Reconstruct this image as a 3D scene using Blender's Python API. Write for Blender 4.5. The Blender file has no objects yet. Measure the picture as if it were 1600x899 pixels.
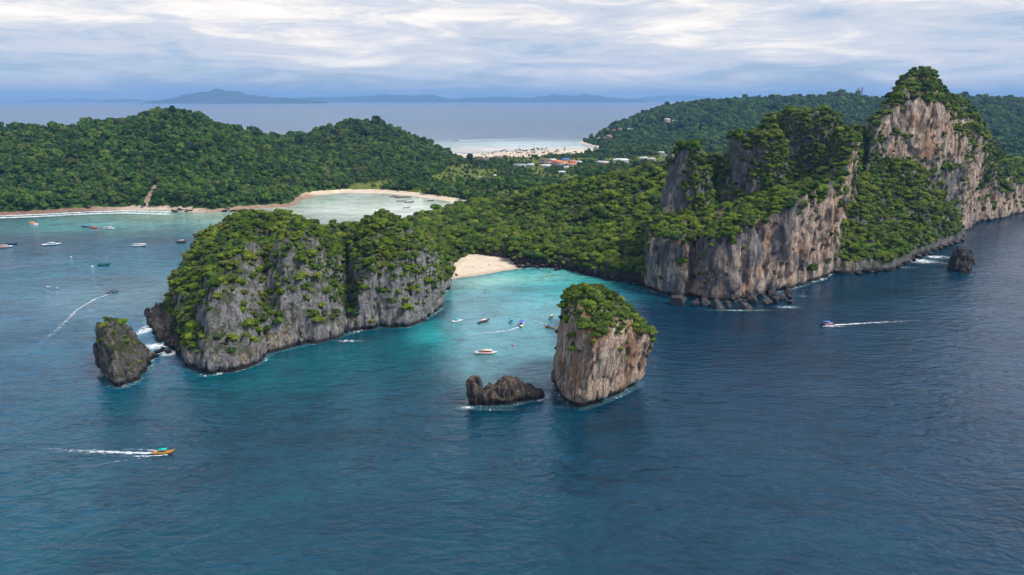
import bpy, math, random
import numpy as np
from mathutils import Vector, Matrix

random.seed(7)
rng = np.random.default_rng(11)
R = math.radians
scene = bpy.context.scene
C = scene.collection

# ---------------------------------------------------------------- camera, world, sun
CAM_H = 150.0
FPX = 1081.0
PITCH = math.atan((449.5 - 155.0) / FPX)
cam_data = bpy.data.cameras.new("camera")
cam_data.sensor_width = 36.0
cam_data.lens = 36.0 * FPX / 1600.0
cam_data.clip_start = 1.0
cam_data.clip_end = 200000.0
cam = bpy.data.objects.new("camera", cam_data)
cam.location = (0, 0, CAM_H)
cam.rotation_euler = (math.pi / 2 - PITCH, 0, 0)
C.objects.link(cam)
scene.camera = cam

SUN_EL, SUN_AZ = R(54), R(108)      # azimuth clockwise from +Y: high on the right
world = bpy.data.worlds.new("World")
scene.world = world
world.use_nodes = True
wt = world.node_tree
wt.nodes.clear()

def N(t, kind, **kw):
    n = t.nodes.new(kind)
    for k, v in kw.items():
        if k.startswith('i_'):
            key = k[2:]
            key = int(key) if key.isdigit() else key.replace('_', ' ')
            n.inputs[key].default_value = v
        else:
            setattr(n, k, v)
    return n

def math_n(t, op, a, b=None, clamp=False):
    n = t.nodes.new('ShaderNodeMath'); n.operation = op; n.use_clamp = clamp
    for i, v in enumerate((a, b)):
        if v is None: continue
        if isinstance(v, (int, float)): n.inputs[i].default_value = v
        else: t.links.new(v, n.inputs[i])
    return n.outputs[0]

def mixc(t, f, a, b, mode='MIX'):
    n = t.nodes.new('ShaderNodeMix'); n.data_type = 'RGBA'; n.blend_type = mode
    for s, v in ((n.inputs[0], f), (n.inputs[6], a), (n.inputs[7], b)):
        if isinstance(v, (int, float)): s.default_value = v
        elif isinstance(v, tuple): s.default_value = v if len(v) == 4 else (*v, 1)
        else: t.links.new(v, s)
    return n.outputs[2]

def ramp(t, f, stops, interp='LINEAR'):
    n = t.nodes.new('ShaderNodeValToRGB'); n.color_ramp.interpolation = interp
    el = n.color_ramp.elements
    while len(el) < len(stops): el.new(0.5)
    for e, (p, c) in zip(el, stops):
        e.position = p
        e.color = (c, c, c, 1) if isinstance(c, (int, float)) else (*c, 1)
    if f is not None: t.links.new(f, n.inputs[0])
    return n.outputs[0]

def noise_n(t, vec, scale, detail=4, rough=0.55, dist=0.0):
    n = N(t, 'ShaderNodeTexNoise', i_Scale=scale, i_Detail=detail, i_Roughness=rough, i_Distortion=dist)
    if vec is not None: t.links.new(vec, n.inputs['Vector'])
    return n.outputs[0]

def mapping(t, vec, scale=(1, 1, 1), rot=(0, 0, 0), loc=(0, 0, 0)):
    n = t.nodes.new('ShaderNodeMapping')
    n.inputs['Scale'].default_value = scale; n.inputs['Rotation'].default_value = rot
    n.inputs['Location'].default_value = loc
    t.links.new(vec, n.inputs['Vector'])
    return n.outputs[0]

def build_world():
    t = wt
    sky = N(t, 'ShaderNodeTexSky'); sky.sky_type = 'NISHITA'; sky.sun_disc = False
    sky.sun_elevation = SUN_EL; sky.sun_rotation = SUN_AZ; sky.altitude = 100
    tc = N(t, 'ShaderNodeTexCoord')
    d = tc.outputs['Generated']
    sep = N(t, 'ShaderNodeSeparateXYZ'); t.links.new(d, sep.inputs[0])
    z = math_n(t, 'MAXIMUM', sep.outputs[2], 0.0)
    # elongated cloud decks: direction with the height stretched
    v1 = mapping(t, d, (1.6, 1.6, 11.0), loc=(0.3, 0.1, 0.2))
    n1 = noise_n(t, v1, 2.0, 9, 0.60, 0.35)
    v2 = mapping(t, d, (1.0, 1.0, 7.0), loc=(2.3, 4.1, 0.0))
    n2 = noise_n(t, v2, 6.5, 12, 0.66, 0.7)
    v3 = mapping(t, d, (1.0, 1.0, 14.0), loc=(5.3, 1.1, 3.0))
    n3 = noise_n(t, v3, 1.3, 3, 0.5, 0.1)
    el = ramp(t, math_n(t, 'MULTIPLY', z, 5.0), [(0.0, 0.30), (0.10, 0.40), (0.28, 0.70), (0.55, 1.0)])
    # brightness of the deck: bright high up, blue grey low down, broken by the noises
    f = math_n(t, 'ADD', math_n(t, 'MULTIPLY', el, 0.50), math_n(t, 'MULTIPLY', n1, 1.25))
    f = math_n(t, 'ADD', f, math_n(t, 'MULTIPLY', n2, 1.45))
    f = math_n(t, 'ADD', f, math_n(t, 'MULTIPLY', n3, 0.30))
    f = math_n(t, 'SUBTRACT', f, 1.36)
    col = ramp(t, f, [(0.10, (2.3, 3.1, 4.3)), (0.28, (3.3, 3.9, 4.8)), (0.42, (4.5, 4.7, 5.2)),
                      (0.56, (5.2, 5.2, 5.5)), (0.74, (7.2, 6.7, 6.2)), (0.95, (8.6, 8.0, 7.3))])
    cover = ramp(t, n2, [(0.30, 0.90), (0.60, 0.98)])
    overhead_thin = ramp(t, z, [(0.13, 1.0), (0.40, 0.32)])          # unseen overhead cover thinned to tint the light and water reflections blue
    cover = math_n(t, 'MULTIPLY', cover, overhead_thin)
    hi = N(t, 'ShaderNodeVectorMath', operation='SCALE'); t.links.new(sky.outputs[0], hi.inputs[0]); hi.inputs['Scale'].default_value = 1.35
    c = mixc(t, cover, hi.outputs[0], col)
    bg = N(t, 'ShaderNodeBackground', i_Strength=0.1)
    t.links.new(c, bg.inputs[0])
    out = N(t, 'ShaderNodeOutputWorld')
    t.links.new(bg.outputs[0], out.inputs[0])
build_world()

sun_d = bpy.data.lights.new("sun", 'SUN')
sun_d.energy = 2.8
sun_d.angle = R(18)
sun_d.color = (1.0, 0.95, 0.88)
sun = bpy.data.objects.new("sun", sun_d)
sd = Vector((math.sin(SUN_AZ) * math.cos(SUN_EL), math.cos(SUN_AZ) * math.cos(SUN_EL), math.sin(SUN_EL)))
sun.rotation_euler = sd.to_track_quat('Z', 'Y').to_euler()
sun.location = sd * 500
C.objects.link(sun)

scene.view_settings.view_transform = 'Standard'
scene.view_settings.look = 'None'
scene.view_settings.gamma = 1
scene.view_settings.exposure = 0.62
scene.cycles.max_bounces = 5
scene.cycles.diffuse_bounces = 2
scene.cycles.glossy_bounces = 2
scene.cycles.transparent_max_bounces = 8
scene.cycles.volume_bounces = 0
scene.cycles.caustics_reflective = False
scene.cycles.caustics_refractive = False

# ---------------------------------------------------------------- where things stand
CP, SP_ = math.cos(PITCH), math.sin(PITCH)
def ray(px, py):
    a = (px - 800.0) / FPX; b = (449.5 - py) / FPX
    return (a, CP + b * SP_, -SP_ + b * CP)
def P(px, py, z=0.0):
    r = ray(px, py); t = (z - CAM_H) / r[2]
    return (r[0] * t, r[1] * t)
def Q(px, py, Y, dz=0.0):
    r = ray(px, py); t = Y / r[1]
    return (r[0] * t, Y, CAM_H + r[2] * t + dz)
def PP(*pts): return [P(*p) for p in pts]

# ---------------------------------------------------------------- numeric helpers
def _hash(ix, iy, iz, seed):
    h = (ix * 374761393 + iy * 668265263 + iz * 2147483647 + seed * 974634777) & 0xFFFFFFFF
    h = ((h ^ (h >> 13)) * 1274126177) & 0xFFFFFFFF
    h = (h ^ (h >> 16)) & 0xFFFF
    return h.astype(np.float32) / 32767.5 - 1.0
def vnoise(x, y, z, seed=0):
    x = np.asarray(x, np.float32); y = np.asarray(y, np.float32); z = np.asarray(z, np.float32)
    x, y, z = np.broadcast_arrays(x, y, z)
    fx, fy, fz = np.floor(x), np.floor(y), np.floor(z)
    ix, iy, iz = fx.astype(np.int64), fy.astype(np.int64), fz.astype(np.int64)
    tx, ty, tz = x - fx, y - fy, z - fz
    tx = tx * tx * (3 - 2 * tx); ty = ty * ty * (3 - 2 * ty); tz = tz * tz * (3 - 2 * tz)
    out = 0
    for dx in (0, 1):
        wx = tx if dx else 1 - tx
        for dy in (0, 1):
            wy = ty if dy else 1 - ty
            for dz in (0, 1):
                wz = tz if dz else 1 - tz
                out = out + wx * wy * wz * _hash(ix + dx, iy + dy, iz + dz, seed)
    return out
def fbm(x, y, z, oct=3, seed=0, gain=0.5):
    a, s, tot = 1.0, 0.0, 0.0
    for o in range(oct):
        s = s + a * vnoise(x * 2 ** o + 17.3 * o, y * 2 ** o - 9.1 * o, z * 2 ** o + 3.7 * o, seed + o)
        tot += a; a *= gain
    return s / tot
def ss(a, b, x):
    t = np.clip((x - a) / (b - a), 0, 1); return t * t * (3 - 2 * t)
def poly_sdf(poly, X, Y):
    d = np.full(X.shape, 1e12); inside = np.zeros(X.shape, bool)
    n = len(poly)
    for i in range(n):
        ax, ay = poly[i]; bx, by = poly[(i + 1) % n]
        ex, ey = bx - ax, by - ay
        wx, wy = X - ax, Y - ay
        t = np.clip((wx * ex + wy * ey) / max(ex * ex + ey * ey, 1e-9), 0, 1)
        d = np.minimum(d, (wx - ex * t) ** 2 + (wy - ey * t) ** 2)
        cond = (ay > Y) != (by > Y)
        xi = ax + (Y - ay) * ex / (ey if abs(ey) > 1e-9 else 1e-9)
        inside ^= cond & (X < xi)
    d = np.sqrt(d)
    return np.where(inside, -d, d)
def line_dist(pts, X, Y):
    d = np.full(X.shape, 1e12)
    for (ax, ay), (bx, by) in zip(pts[:-1], pts[1:]):
        ex, ey = bx - ax, by - ay
        t = np.clip(((X - ax) * ex + (Y - ay) * ey) / max(ex * ex + ey * ey, 1e-9), 0, 1)
        d = np.minimum(d, (X - ax - ex * t) ** 2 + (Y - ay - ey * t) ** 2)
    return np.sqrt(d)
def surf(ctrl, X, Y):
    """smooth height surface through control points (linear radial basis)"""
    c = np.array(ctrl, float); n = len(c)
    D = np.hypot(c[:, None, 0] - c[None, :, 0], c[:, None, 1] - c[None, :, 1])
    A = np.zeros((n + 1, n + 1)); A[:n, :n] = -np.sqrt(D * D + 25.0); A[:n, n] = 1; A[n, :n] = 1
    w = np.linalg.solve(A, np.append(c[:, 2], 0))
    H = np.full(X.shape, w[n])
    for i in range(n):
        H = H - w[i] * np.sqrt((X - c[i, 0]) ** 2 + (Y - c[i, 1]) ** 2 + 25.0)
    return np.clip(H, min(c[:, 2].min(), 0), c[:, 2].max() * 1.05)
def smax(a, b, k):
    h = np.clip(0.5 - 0.5 * (b - a) / k, 0, 1); return b * (1 - h) + a * h + k * h * (1 - h)
def smin(a, b, k): return -smax(-a, -b, k)

def surface_nets(f, org, sp):
    """vertices and quads of the zero surface of field f (negative inside)"""
    nx, ny, nz = f.shape
    s = f < 0
    cnt = np.zeros((nx - 1, ny - 1, nz - 1), np.uint8)
    offs = [(i, j, k) for i in (0, 1) for j in (0, 1) for k in (0, 1)]
    for i, j, k in offs: cnt += s[i:nx - 1 + i, j:ny - 1 + j, k:nz - 1 + k]
    act = (cnt > 0) & (cnt < 8)
    I, J, K = np.nonzero(act)
    idx = np.full(act.shape, -1, np.int64); idx[I, J, K] = np.arange(len(I))
    val = {o: f[I + o[0], J + o[1], K + o[2]] for o in offs}
    acc = np.zeros((len(I), 3)); num = np.zeros(len(I))
    for a in offs:
        for ax in range(3):
            if a[ax]: continue
            b = list(a); b[ax] = 1; b = tuple(b)
            va, vb = val[a], val[b]
            m = (va < 0) != (vb < 0)
            t = np.where(m, va / np.where(m, va - vb, 1), 0)
            for q in range(3):
                acc[:, q] += np.where(m, a[q] + (t if q == ax else 0), 0)
            num += m
    pos = acc / num[:, None] + np.stack([I, J, K], 1)
    V = pos * np.array(sp) + np.array(org)
    quads = []
    for ax in range(3):
        sl0 = [slice(None)] * 3; sl1 = [slice(None)] * 3
        sl0[ax] = slice(0, -1); sl1[ax] = slice(1, None)
        a, b = s[tuple(sl0)], s[tuple(sl1)]
        ed = a != b
        u, v = [(1, 2), (2, 0), (0, 1)][ax]
        sh = list(ed.shape)
        ok = np.zeros(ed.shape, bool)
        sl = [slice(None)] * 3; sl[u] = slice(1, sh[u] - 1); sl[v] = slice(1, sh[v] - 1)
        ok[tuple(sl)] = True
        E = np.stack(np.nonzero(ed & ok), 1)
        if len(E) == 0: continue
        def g(du, dv):
            e = E.copy(); e[:, u] -= du; e[:, v] -= dv
            return idx[e[:, 0], e[:, 1], e[:, 2]]
        q = np.stack([g(1, 1), g(0, 1), g(0, 0), g(1, 0)], 1)
        flip = ~a[E[:, 0], E[:, 1], E[:, 2]]
        q[flip] = q[flip][:, ::-1]
        quads.append(q)
    Fq = np.concatenate(quads)
    Fq = Fq[(Fq >= 0).all(1)]
    return V, Fq

def np_mesh(name, V, Fc, mat=None, smooth=True, attrs=None):
    me = bpy.data.meshes.new(name)
    V = np.asarray(V, np.float32); Fc = np.asarray(Fc, np.int32)
    me.vertices.add(len(V)); me.vertices.foreach_set('co', V.ravel())
    k = Fc.shape[1]
    me.loops.add(Fc.size); me.loops.foreach_set('vertex_index', Fc.ravel())
    me.polygons.add(len(Fc)); me.polygons.foreach_set('loop_start', np.arange(0, Fc.size, k, dtype=np.int32))
    if smooth: me.polygons.foreach_set('use_smooth', np.ones(len(Fc), bool))
    me.update(calc_edges=True)
    if attrs:
        for an, (ty, data) in attrs.items():
            a = me.attributes.new(an, ty, 'POINT')
            if ty == 'FLOAT': a.data.foreach_set('value', np.asarray(data, np.float32).ravel())
            elif ty == 'FLOAT_VECTOR': a.data.foreach_set('vector', np.asarray(data, np.float32).ravel())
            elif ty == 'INT': a.data.foreach_set('value', np.asarray(data, np.int32).ravel())
            else: a.data.foreach_set('color', np.asarray(data, np.float32).ravel())
    if mat: me.materials.append(mat)
    me.validate()
    return me

def link(name, me, parent=None, **props):
    o = bpy.data.objects.new(name, me); C.objects.link(o)
    if parent: o.parent = parent
    for k, v in props.items():
        if v is not None: o[k] = v
    return o
def tag(o, label, category, group=None):
    o['label'] = label; o['category'] = category
    if group: o['group'] = group
    return o
def empty(name, loc, rz=0.0, s=1.0):
    o = bpy.data.objects.new(name, None); C.objects.link(o)
    o.location = loc; o.rotation_euler = (0, 0, rz); o.scale = (s, s, s)
    o.empty_display_size = 1
    return o

# ---------------------------------------------------------------- materials
def new_mat(name):
    m = bpy.data.materials.new(name); m.use_nodes = True
    t = m.node_tree; b = t.nodes['Principled BSDF']
    return m, t, b
def paint(name, col, rough=0.5, spec=0.4, var=0.12, scale=3.0, metal=0.0):
    m, t, b = new_mat(name)
    tc = N(t, 'ShaderNodeTexCoord')
    n = noise_n(t, tc.outputs['Object'], scale, 4, 0.6)
    dark = tuple(c * (1 - var * 1.6) for c in col); light = tuple(min(1, c * (1 + var)) for c in col)
    t.links.new(ramp(t, n, [(0.3, dark), (0.7, light)]), b.inputs['Base Color'])
    b.inputs['Roughness'].default_value = rough
    b.inputs['Specular IOR Level'].default_value = spec
    b.inputs['Metallic'].default_value = metal
    return m

def rock_material(name, grey=(0.17, 0.165, 0.17), warmcol=(0.46, 0.35, 0.26), scale=1.0, dark_sea=True, redness=0.4, moss=0.6):
    m, t, b = new_mat(name)
    geo = N(t, 'ShaderNodeNewGeometry'); pos = geo.outputs['Position']
    at = N(t, 'ShaderNodeAttribute'); at.attribute_name = 'warm'
    vs = mapping(t, pos, (0.24 * scale, 0.24 * scale, 0.06 * scale))       # vertical streaks
    st = noise_n(t, vs, 1.0, 7, 0.66, 0.6)
    vs2 = mapping(t, pos, (0.9 * scale, 0.9 * scale, 0.22 * scale), loc=(7, 3, 1))
    st2 = noise_n(t, vs2, 1.0, 5, 0.65, 0.4)
    blo = noise_n(t, mapping(t, pos, (0.055 * scale,) * 3), 1.0, 6, 0.62, 0.8)
    fine = noise_n(t, mapping(t, pos, (0.9, 0.9, 0.8)), 1.0, 8, 0.75)
    g0 = tuple(c * 0.45 for c in grey); g1 = tuple(c * 1.55 for c in grey)
    gcol = ramp(t, math_n(t, 'ADD', math_n(t, 'MULTIPLY', st, 0.55), math_n(t, 'MULTIPLY', fine, 0.45)),
                [(0.34, g0), (0.50, grey), (0.66, g1)])
    w0 = tuple(c * 0.42 for c in warmcol); w1 = tuple(min(0.8, c * 1.35) for c in warmcol)
    wcol = ramp(t, math_n(t, 'ADD', math_n(t, 'MULTIPLY', st2, 0.5), math_n(t, 'MULTIPLY', st, 0.5)),
                [(0.36, w0), (0.5, warmcol), (0.64, w1)])
    ored = ramp(t, noise_n(t, mapping(t, pos, (0.07 * scale, 0.07 * scale, 0.04 * scale), loc=(3, 9, 4)), 1.0, 5, 0.6, 0.5),
                [(0.50, 0.0), (0.62, redness)])
    wcol = mixc(t, ored, wcol, (0.42, 0.19, 0.075))
    wm = math_n(t, 'ADD', math_n(t, 'SUBTRACT', math_n(t, 'MULTIPLY', blo, 3.4), 1.7),
                math_n(t, 'ADD', math_n(t, 'MULTIPLY', math_n(t, 'SUBTRACT', st, 0.5), 2.6), math_n(t, 'SUBTRACT', math_n(t, 'MULTIPLY', at.outputs['Fac'], 1.9), 0.45)))
    wm = ramp(t, wm, [(0.22, 0.0), (0.62, 1.0)])
    col = mixc(t, wm, gcol, wcol)
    # black water streaks
    bs = ramp(t, noise_n(t, mapping(t, pos, (0.5 * scale, 0.5 * scale, 0.03 * scale), loc=(1, 8, 2)), 1.0, 6, 0.7, 0.3), [(0.52, 0.0), (0.63, 0.75)])
    col = mixc(t, bs, col, tuple(c * 0.36 for c in grey))
    ck = noise_n(t, mapping(t, pos, (0.32 * scale, 0.32 * scale, 0.08 * scale), loc=(4, 2, 7)), 1.0, 5, 0.6, 0.9)
    crack = ramp(t, math_n(t, 'ABSOLUTE', math_n(t, 'SUBTRACT', ck, 0.5)), [(0.0, 1.0), (0.022, 0.0)])
    col = mixc(t, math_n(t, 'MULTIPLY', crack, 0.55), col, tuple(c * 0.25 for c in grey))
    # moss on ledges
    sepn = N(t, 'ShaderNodeSeparateXYZ'); t.links.new(geo.outputs['Normal'], sepn.inputs[0])
    mo = math_n(t, 'ADD', sepn.outputs[2], math_n(t, 'MULTIPLY', math_n(t, 'SUBTRACT', fine, 0.5), 1.6))
    mo = math_n(t, 'ADD', mo, math_n(t, 'MULTIPLY', math_n(t, 'SUBTRACT', blo, 0.5), 1.4))
    mo = math_n(t, 'MULTIPLY', ramp(t, mo, [(0.28, 0.0), (0.50, 1.0)]), moss)
    col = mixc(t, mo, col, (0.055, 0.075, 0.022))
    if dark_sea:      # near-black zone just above sea level
        sp = N(t, 'ShaderNodeSeparateXYZ'); t.links.new(pos, sp.inputs[0])
        wz = math_n(t, 'SUBTRACT', sp.outputs[2], math_n(t, 'MULTIPLY', blo, 3.0))
        shoreline = ramp(t, math_n(t, 'MULTIPLY', wz, 0.2), [(0.02, 1.0), (0.40, 0.0)])
        col = mixc(t, math_n(t, 'MULTIPLY', shoreline, 0.9), col, (0.022, 0.020, 0.019))
    t.links.new(col, b.inputs['Base Color'])
    b.inputs['Roughness'].default_value = 0.88
    b.inputs['Specular IOR Level'].default_value = 0.2
    hh = math_n(t, 'ADD', math_n(t, 'MULTIPLY', st2, 0.9), math_n(t, 'ADD', math_n(t, 'MULTIPLY', fine, 1.3), math_n(t, 'MULTIPLY', st, 2.0)))
    hh = math_n(t, 'SUBTRACT', hh, math_n(t, 'MULTIPLY', crack, 0.6))
    bp = N(t, 'ShaderNodeBump', i_Strength=1.0, i_Distance=1.8)
    t.links.new(hh, bp.inputs['Height']); t.links.new(bp.outputs[0], b.inputs['Normal'])
    return m

M_ROCK = rock_material('limestone_grey', grey=(0.33, 0.315, 0.315), warmcol=(0.50, 0.41, 0.33), redness=0.25, moss=0.75)
M_ROCKL = rock_material('limestone_dark', grey=(0.17, 0.155, 0.15), warmcol=(0.40, 0.32, 0.27), redness=0.3, moss=0.9)
M_ROCKT = rock_material('limestone_tan', grey=(0.21, 0.20, 0.20), warmcol=(0.76, 0.56, 0.43), redness=0.8, moss=0.5)
M_ROCKC = rock_material('limestone_cliff', grey=(0.21, 0.20, 0.205), warmcol=(0.66, 0.49, 0.38), scale=0.6, redness=0.62, moss=0.6)
M_DARK = rock_material('dark_sea_rock', grey=(0.085, 0.075, 0.070), warmcol=(0.24, 0.19, 0.15), scale=1.6, redness=0.2, moss=0.0)
M_BOULD = rock_material('boulder_rock', grey=(0.13, 0.12, 0.115), warmcol=(0.30, 0.25, 0.21), scale=1.5, redness=0.1, moss=0.0, dark_sea=False)

def land_material():
    m, t, b = new_mat('land_soil_and_sand')
    geo = N(t, 'ShaderNodeNewGeometry'); pos = geo.outputs['Position']
    a = N(t, 'ShaderNodeAttribute'); a.attribute_name = 'sand'
    n = noise_n(t, mapping(t, pos, (0.06,) * 3), 1.0, 7, 0.65)
    n2 = noise_n(t, mapping(t, pos, (0.012,) * 3), 1.0, 4, 0.6)
    green = ramp(t, n, [(0.3, (0.016, 0.032, 0.010)), (0.55, (0.036, 0.070, 0.016)), (0.75, (0.07, 0.10, 0.025))])
    fld = N(t, 'ShaderNodeAttribute'); fld.attribute_name = 'field'
    green = mixc(t, fld.outputs['Fac'], green, ramp(t, n, [(0.3, (0.13, 0.16, 0.02)), (0.7, (0.26, 0.26, 0.05))]))
    sand = ramp(t, n, [(0.3, (0.50, 0.40, 0.29)), (0.7, (0.66, 0.56, 0.43))])
    red = N(t, 'ShaderNodeAttribute'); red.attribute_name = 'redsoil'
    sand = mixc(t, red.outputs['Fac'], sand, ramp(t, n, [(0.3, (0.13, 0.075, 0.05)), (0.7, (0.30, 0.20, 0.15))]))
    f = math_n(t, 'ADD', a.outputs['Fac'], math_n(t, 'MULTIPLY', math_n(t, 'SUBTRACT', n, 0.5), 0.5))
    c = mixc(t, ramp(t, f, [(0.45, 0.0), (0.55, 1.0)]), green, sand)
    t.links.new(c, b.inputs['Base Color'])
    b.inputs['Roughness'].default_value = 0.95; b.inputs['Specular IOR Level'].default_value = 0.1
    return m
M_LAND = land_material()

def sand_material():
    m, t, b = new_mat('pale_sand')
    geo = N(t, 'ShaderNodeNewGeometry'); pos = geo.outputs['Position']
    n = noise_n(t, mapping(t, pos, (0.12,) * 3), 1.0, 8, 0.6)
    n2 = noise_n(t, mapping(t, pos, (1.5,) * 3), 1.0, 4, 0.6)
    c = ramp(t, n, [(0.3, (0.52, 0.42, 0.31)), (0.7, (0.66, 0.56, 0.44))])
    sp = N(t, 'ShaderNodeSeparateXYZ'); t.links.new(pos, sp.inputs[0])
    shoreline = ramp(t, math_n(t, 'SUBTRACT', sp.outputs[2], math_n(t, 'MULTIPLY', n, 0.5)), [(0.0, 1.0), (0.35, 0.0)])
    c = mixc(t, math_n(t, 'MULTIPLY', shoreline, 0.55), c, (0.36, 0.27, 0.18))  # wet sand at the water's edge
    t.links.new(c, b.inputs['Base Color'])
    b.inputs['Roughness'].default_value = 0.9; b.inputs['Specular IOR Level'].default_value = 0.15
    bp = N(t, 'ShaderNodeBump', i_Strength=0.5, i_Distance=0.3); t.links.new(n2, bp.inputs['Height'])
    t.links.new(bp.outputs[0], b.inputs['Normal'])
    return m
M_SAND = sand_material()

def leaf_material(name, stops, gain=1.0):
    m, t, b = new_mat(name)
    oi = N(t, 'ShaderNodeObjectInfo')
    geo = N(t, 'ShaderNodeNewGeometry')
    at = N(t, 'ShaderNodeAttribute'); at.attribute_name = 'tone'
    nz = noise_n(t, mapping(t, geo.outputs['Position'], (0.022,) * 3), 1.0, 4, 0.6)
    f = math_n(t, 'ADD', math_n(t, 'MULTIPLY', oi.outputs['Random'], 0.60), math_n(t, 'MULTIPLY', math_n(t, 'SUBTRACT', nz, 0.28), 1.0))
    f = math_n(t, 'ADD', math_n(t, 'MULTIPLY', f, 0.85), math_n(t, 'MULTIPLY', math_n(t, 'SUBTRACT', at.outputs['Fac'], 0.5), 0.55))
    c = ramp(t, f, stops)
    rnd2 = math_n(t, 'FRACT', math_n(t, 'MULTIPLY', oi.outputs['Random'], 17.31))
    c = mixc(t, ramp(t, rnd2, [(0.84, 0.0), (0.97, 0.6)]), c, (0.13, 0.125, 0.045))      # olive and dry crowns
    c = mixc(t, ramp(t, rnd2, [(0.08, 0.6), (0.22, 0.0)]), c, (0.018, 0.055, 0.030))      # blue green crowns
    t.links.new(c, b.inputs['Base Color'])
    b.inputs['Roughness'].default_value = 0.65; b.inputs['Specular IOR Level'].default_value = 0.18
    # thin leaves let light through
    tr = N(t, 'ShaderNodeBsdfTranslucent'); t.links.new(c, tr.inputs[0])
    mx = N(t, 'ShaderNodeMixShader'); mx.inputs[0].default_value = 0.22
    out = t.nodes['Material Output']
    t.links.new(b.outputs[0], mx.inputs[1]); t.links.new(tr.outputs[0], mx.inputs[2]); t.links.new(mx.outputs[0], out.inputs[0])
    return m
GS_NEAR = [(0.02, (0.016, 0.040, 0.008)), (0.28, (0.048, 0.098, 0.012)), (0.48, (0.110, 0.190, 0.015)), (0.72, (0.20, 0.265, 0.022)), (0.95, (0.32, 0.33, 0.05))]
GS_FAR = [(0.02, (0.010, 0.028, 0.012)), (0.26, (0.026, 0.072, 0.016)), (0.48, (0.060, 0.132, 0.022)), (0.72, (0.120, 0.200, 0.032)), (0.95, (0.19, 0.21, 0.05))]
M_LEAF = leaf_material('leaf_near', GS_NEAR)
M_LEAFF = leaf_material('leaf_far', GS_FAR)
M_BARK = paint('bark', (0.22, 0.18, 0.14), 0.9, 0.1, 0.25)
M_PALM = leaf_material('palm_leaf', [(0.1, (0.02, 0.035, 0.012)), (0.6, (0.05, 0.075, 0.02)), (0.95, (0.10, 0.12, 0.03))])

# ---------------------------------------------------------------- foliage meshes
def quads_mesh(name, cen, nrm, size, tone, mat, inner=None, rg=rng, aspect=0.6):
    n = len(cen)
    nrm = nrm / np.linalg.norm(nrm, axis=1, keepdims=True)
    ref = rg.normal(size=(n, 3)); u = np.cross(nrm, ref); u /= np.linalg.norm(u, axis=1, keepdims=True)
    v = np.cross(nrm, u)
    u = u * size[:, None]; v = v * size[:, None] * aspect
    V = np.stack([cen - u, cen - v * 0.9 + nrm * size[:, None] * 0.15, cen + u, cen + v], 1).reshape(-1, 3)
    Fq = np.arange(4 * n).reshape(n, 4)
    T = np.repeat(tone, 4)
    if inner is not None:
        Vi, Fi, Ti = inner
        Fq = np.concatenate([Fq, Fi + len(V)]); V = np.concatenate([V, Vi]); T = np.concatenate([T, Ti])
    return np_mesh(name, V, Fq, mat, smooth=False, attrs={'tone': ('FLOAT', T)})

def uv_ball(c, r, nu=7, nv=5):
    V, Fq = [], []
    for j in range(nv + 1):
        th = math.pi * j / nv
        for i in range(nu):
            ph = 2 * math.pi * i / nu
            V.append((c[0] + r[0] * math.sin(th) * math.cos(ph), c[1] + r[1] * math.sin(th) * math.sin(ph), c[2] + r[2] * math.cos(th)))
    for j in range(nv):
        for i in range(nu):
            Fq.append((j * nu + i, (j + 1) * nu + i, (j + 1) * nu + (i + 1) % nu, j * nu + (i + 1) % nu))
    return np.array(V), np.array(Fq)

def crown_mesh(name, seed, nq, leaf, lobes=7, flat=0.75, mat=None, base=0.25):
    """irregular crown of radius about 1, resting on z=0: leaf faces over several lobes"""
    rg = np.random.default_rng(seed)
    L = [(np.array([0, 0, base + 0.35]), np.array([0.62, 0.62, 0.52 * flat / 0.75]))]
    for i in range(lobes - 1):
        a = 2 * math.pi * i / (lobes - 1) + rg.uniform(-0.5, 0.5); rr = rg.uniform(0.35, 0.68)
        s = rg.uniform(0.28, 0.46)
        L.append((np.array([rr * math.cos(a), rr * math.sin(a), base + rg.uniform(0.0, 0.75) * flat]), np.array([s, s, s * rg.uniform(0.65, 0.95)])))
    cen, nrm, sz, tone = [], [], [], []
    areas = np.array([l[1][0] ** 2 for l in L]); ns = (nq * areas / areas.sum()).astype(int)
    iv, fi, ti, off = [], [], [], 0
    for (c, r), n in zip(L, ns):
        d = rg.normal(size=(n, 3)); d /= np.linalg.norm(d, axis=1, keepdims=True)
        d[:, 2] = np.where(d[:, 2] < -0.35, -d[:, 2], d[:, 2])
        rad = rg.uniform(0.86, 1.14, n)[:, None]
        cen.append(c + d * r * rad); nrm.append(d + rg.normal(size=(n, 3)) * 0.45 + np.array([0, 0, 0.25]))
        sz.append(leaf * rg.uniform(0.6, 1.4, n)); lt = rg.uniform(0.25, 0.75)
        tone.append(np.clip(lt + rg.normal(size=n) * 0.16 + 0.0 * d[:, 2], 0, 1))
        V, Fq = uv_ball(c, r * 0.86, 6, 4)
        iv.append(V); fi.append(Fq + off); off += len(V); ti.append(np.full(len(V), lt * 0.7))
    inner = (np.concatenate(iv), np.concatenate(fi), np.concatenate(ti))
    return quads_mesh(name, np.concatenate(cen), np.concatenate(nrm), np.concatenate(sz), np.concatenate(tone), mat, inner, rg)

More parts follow.
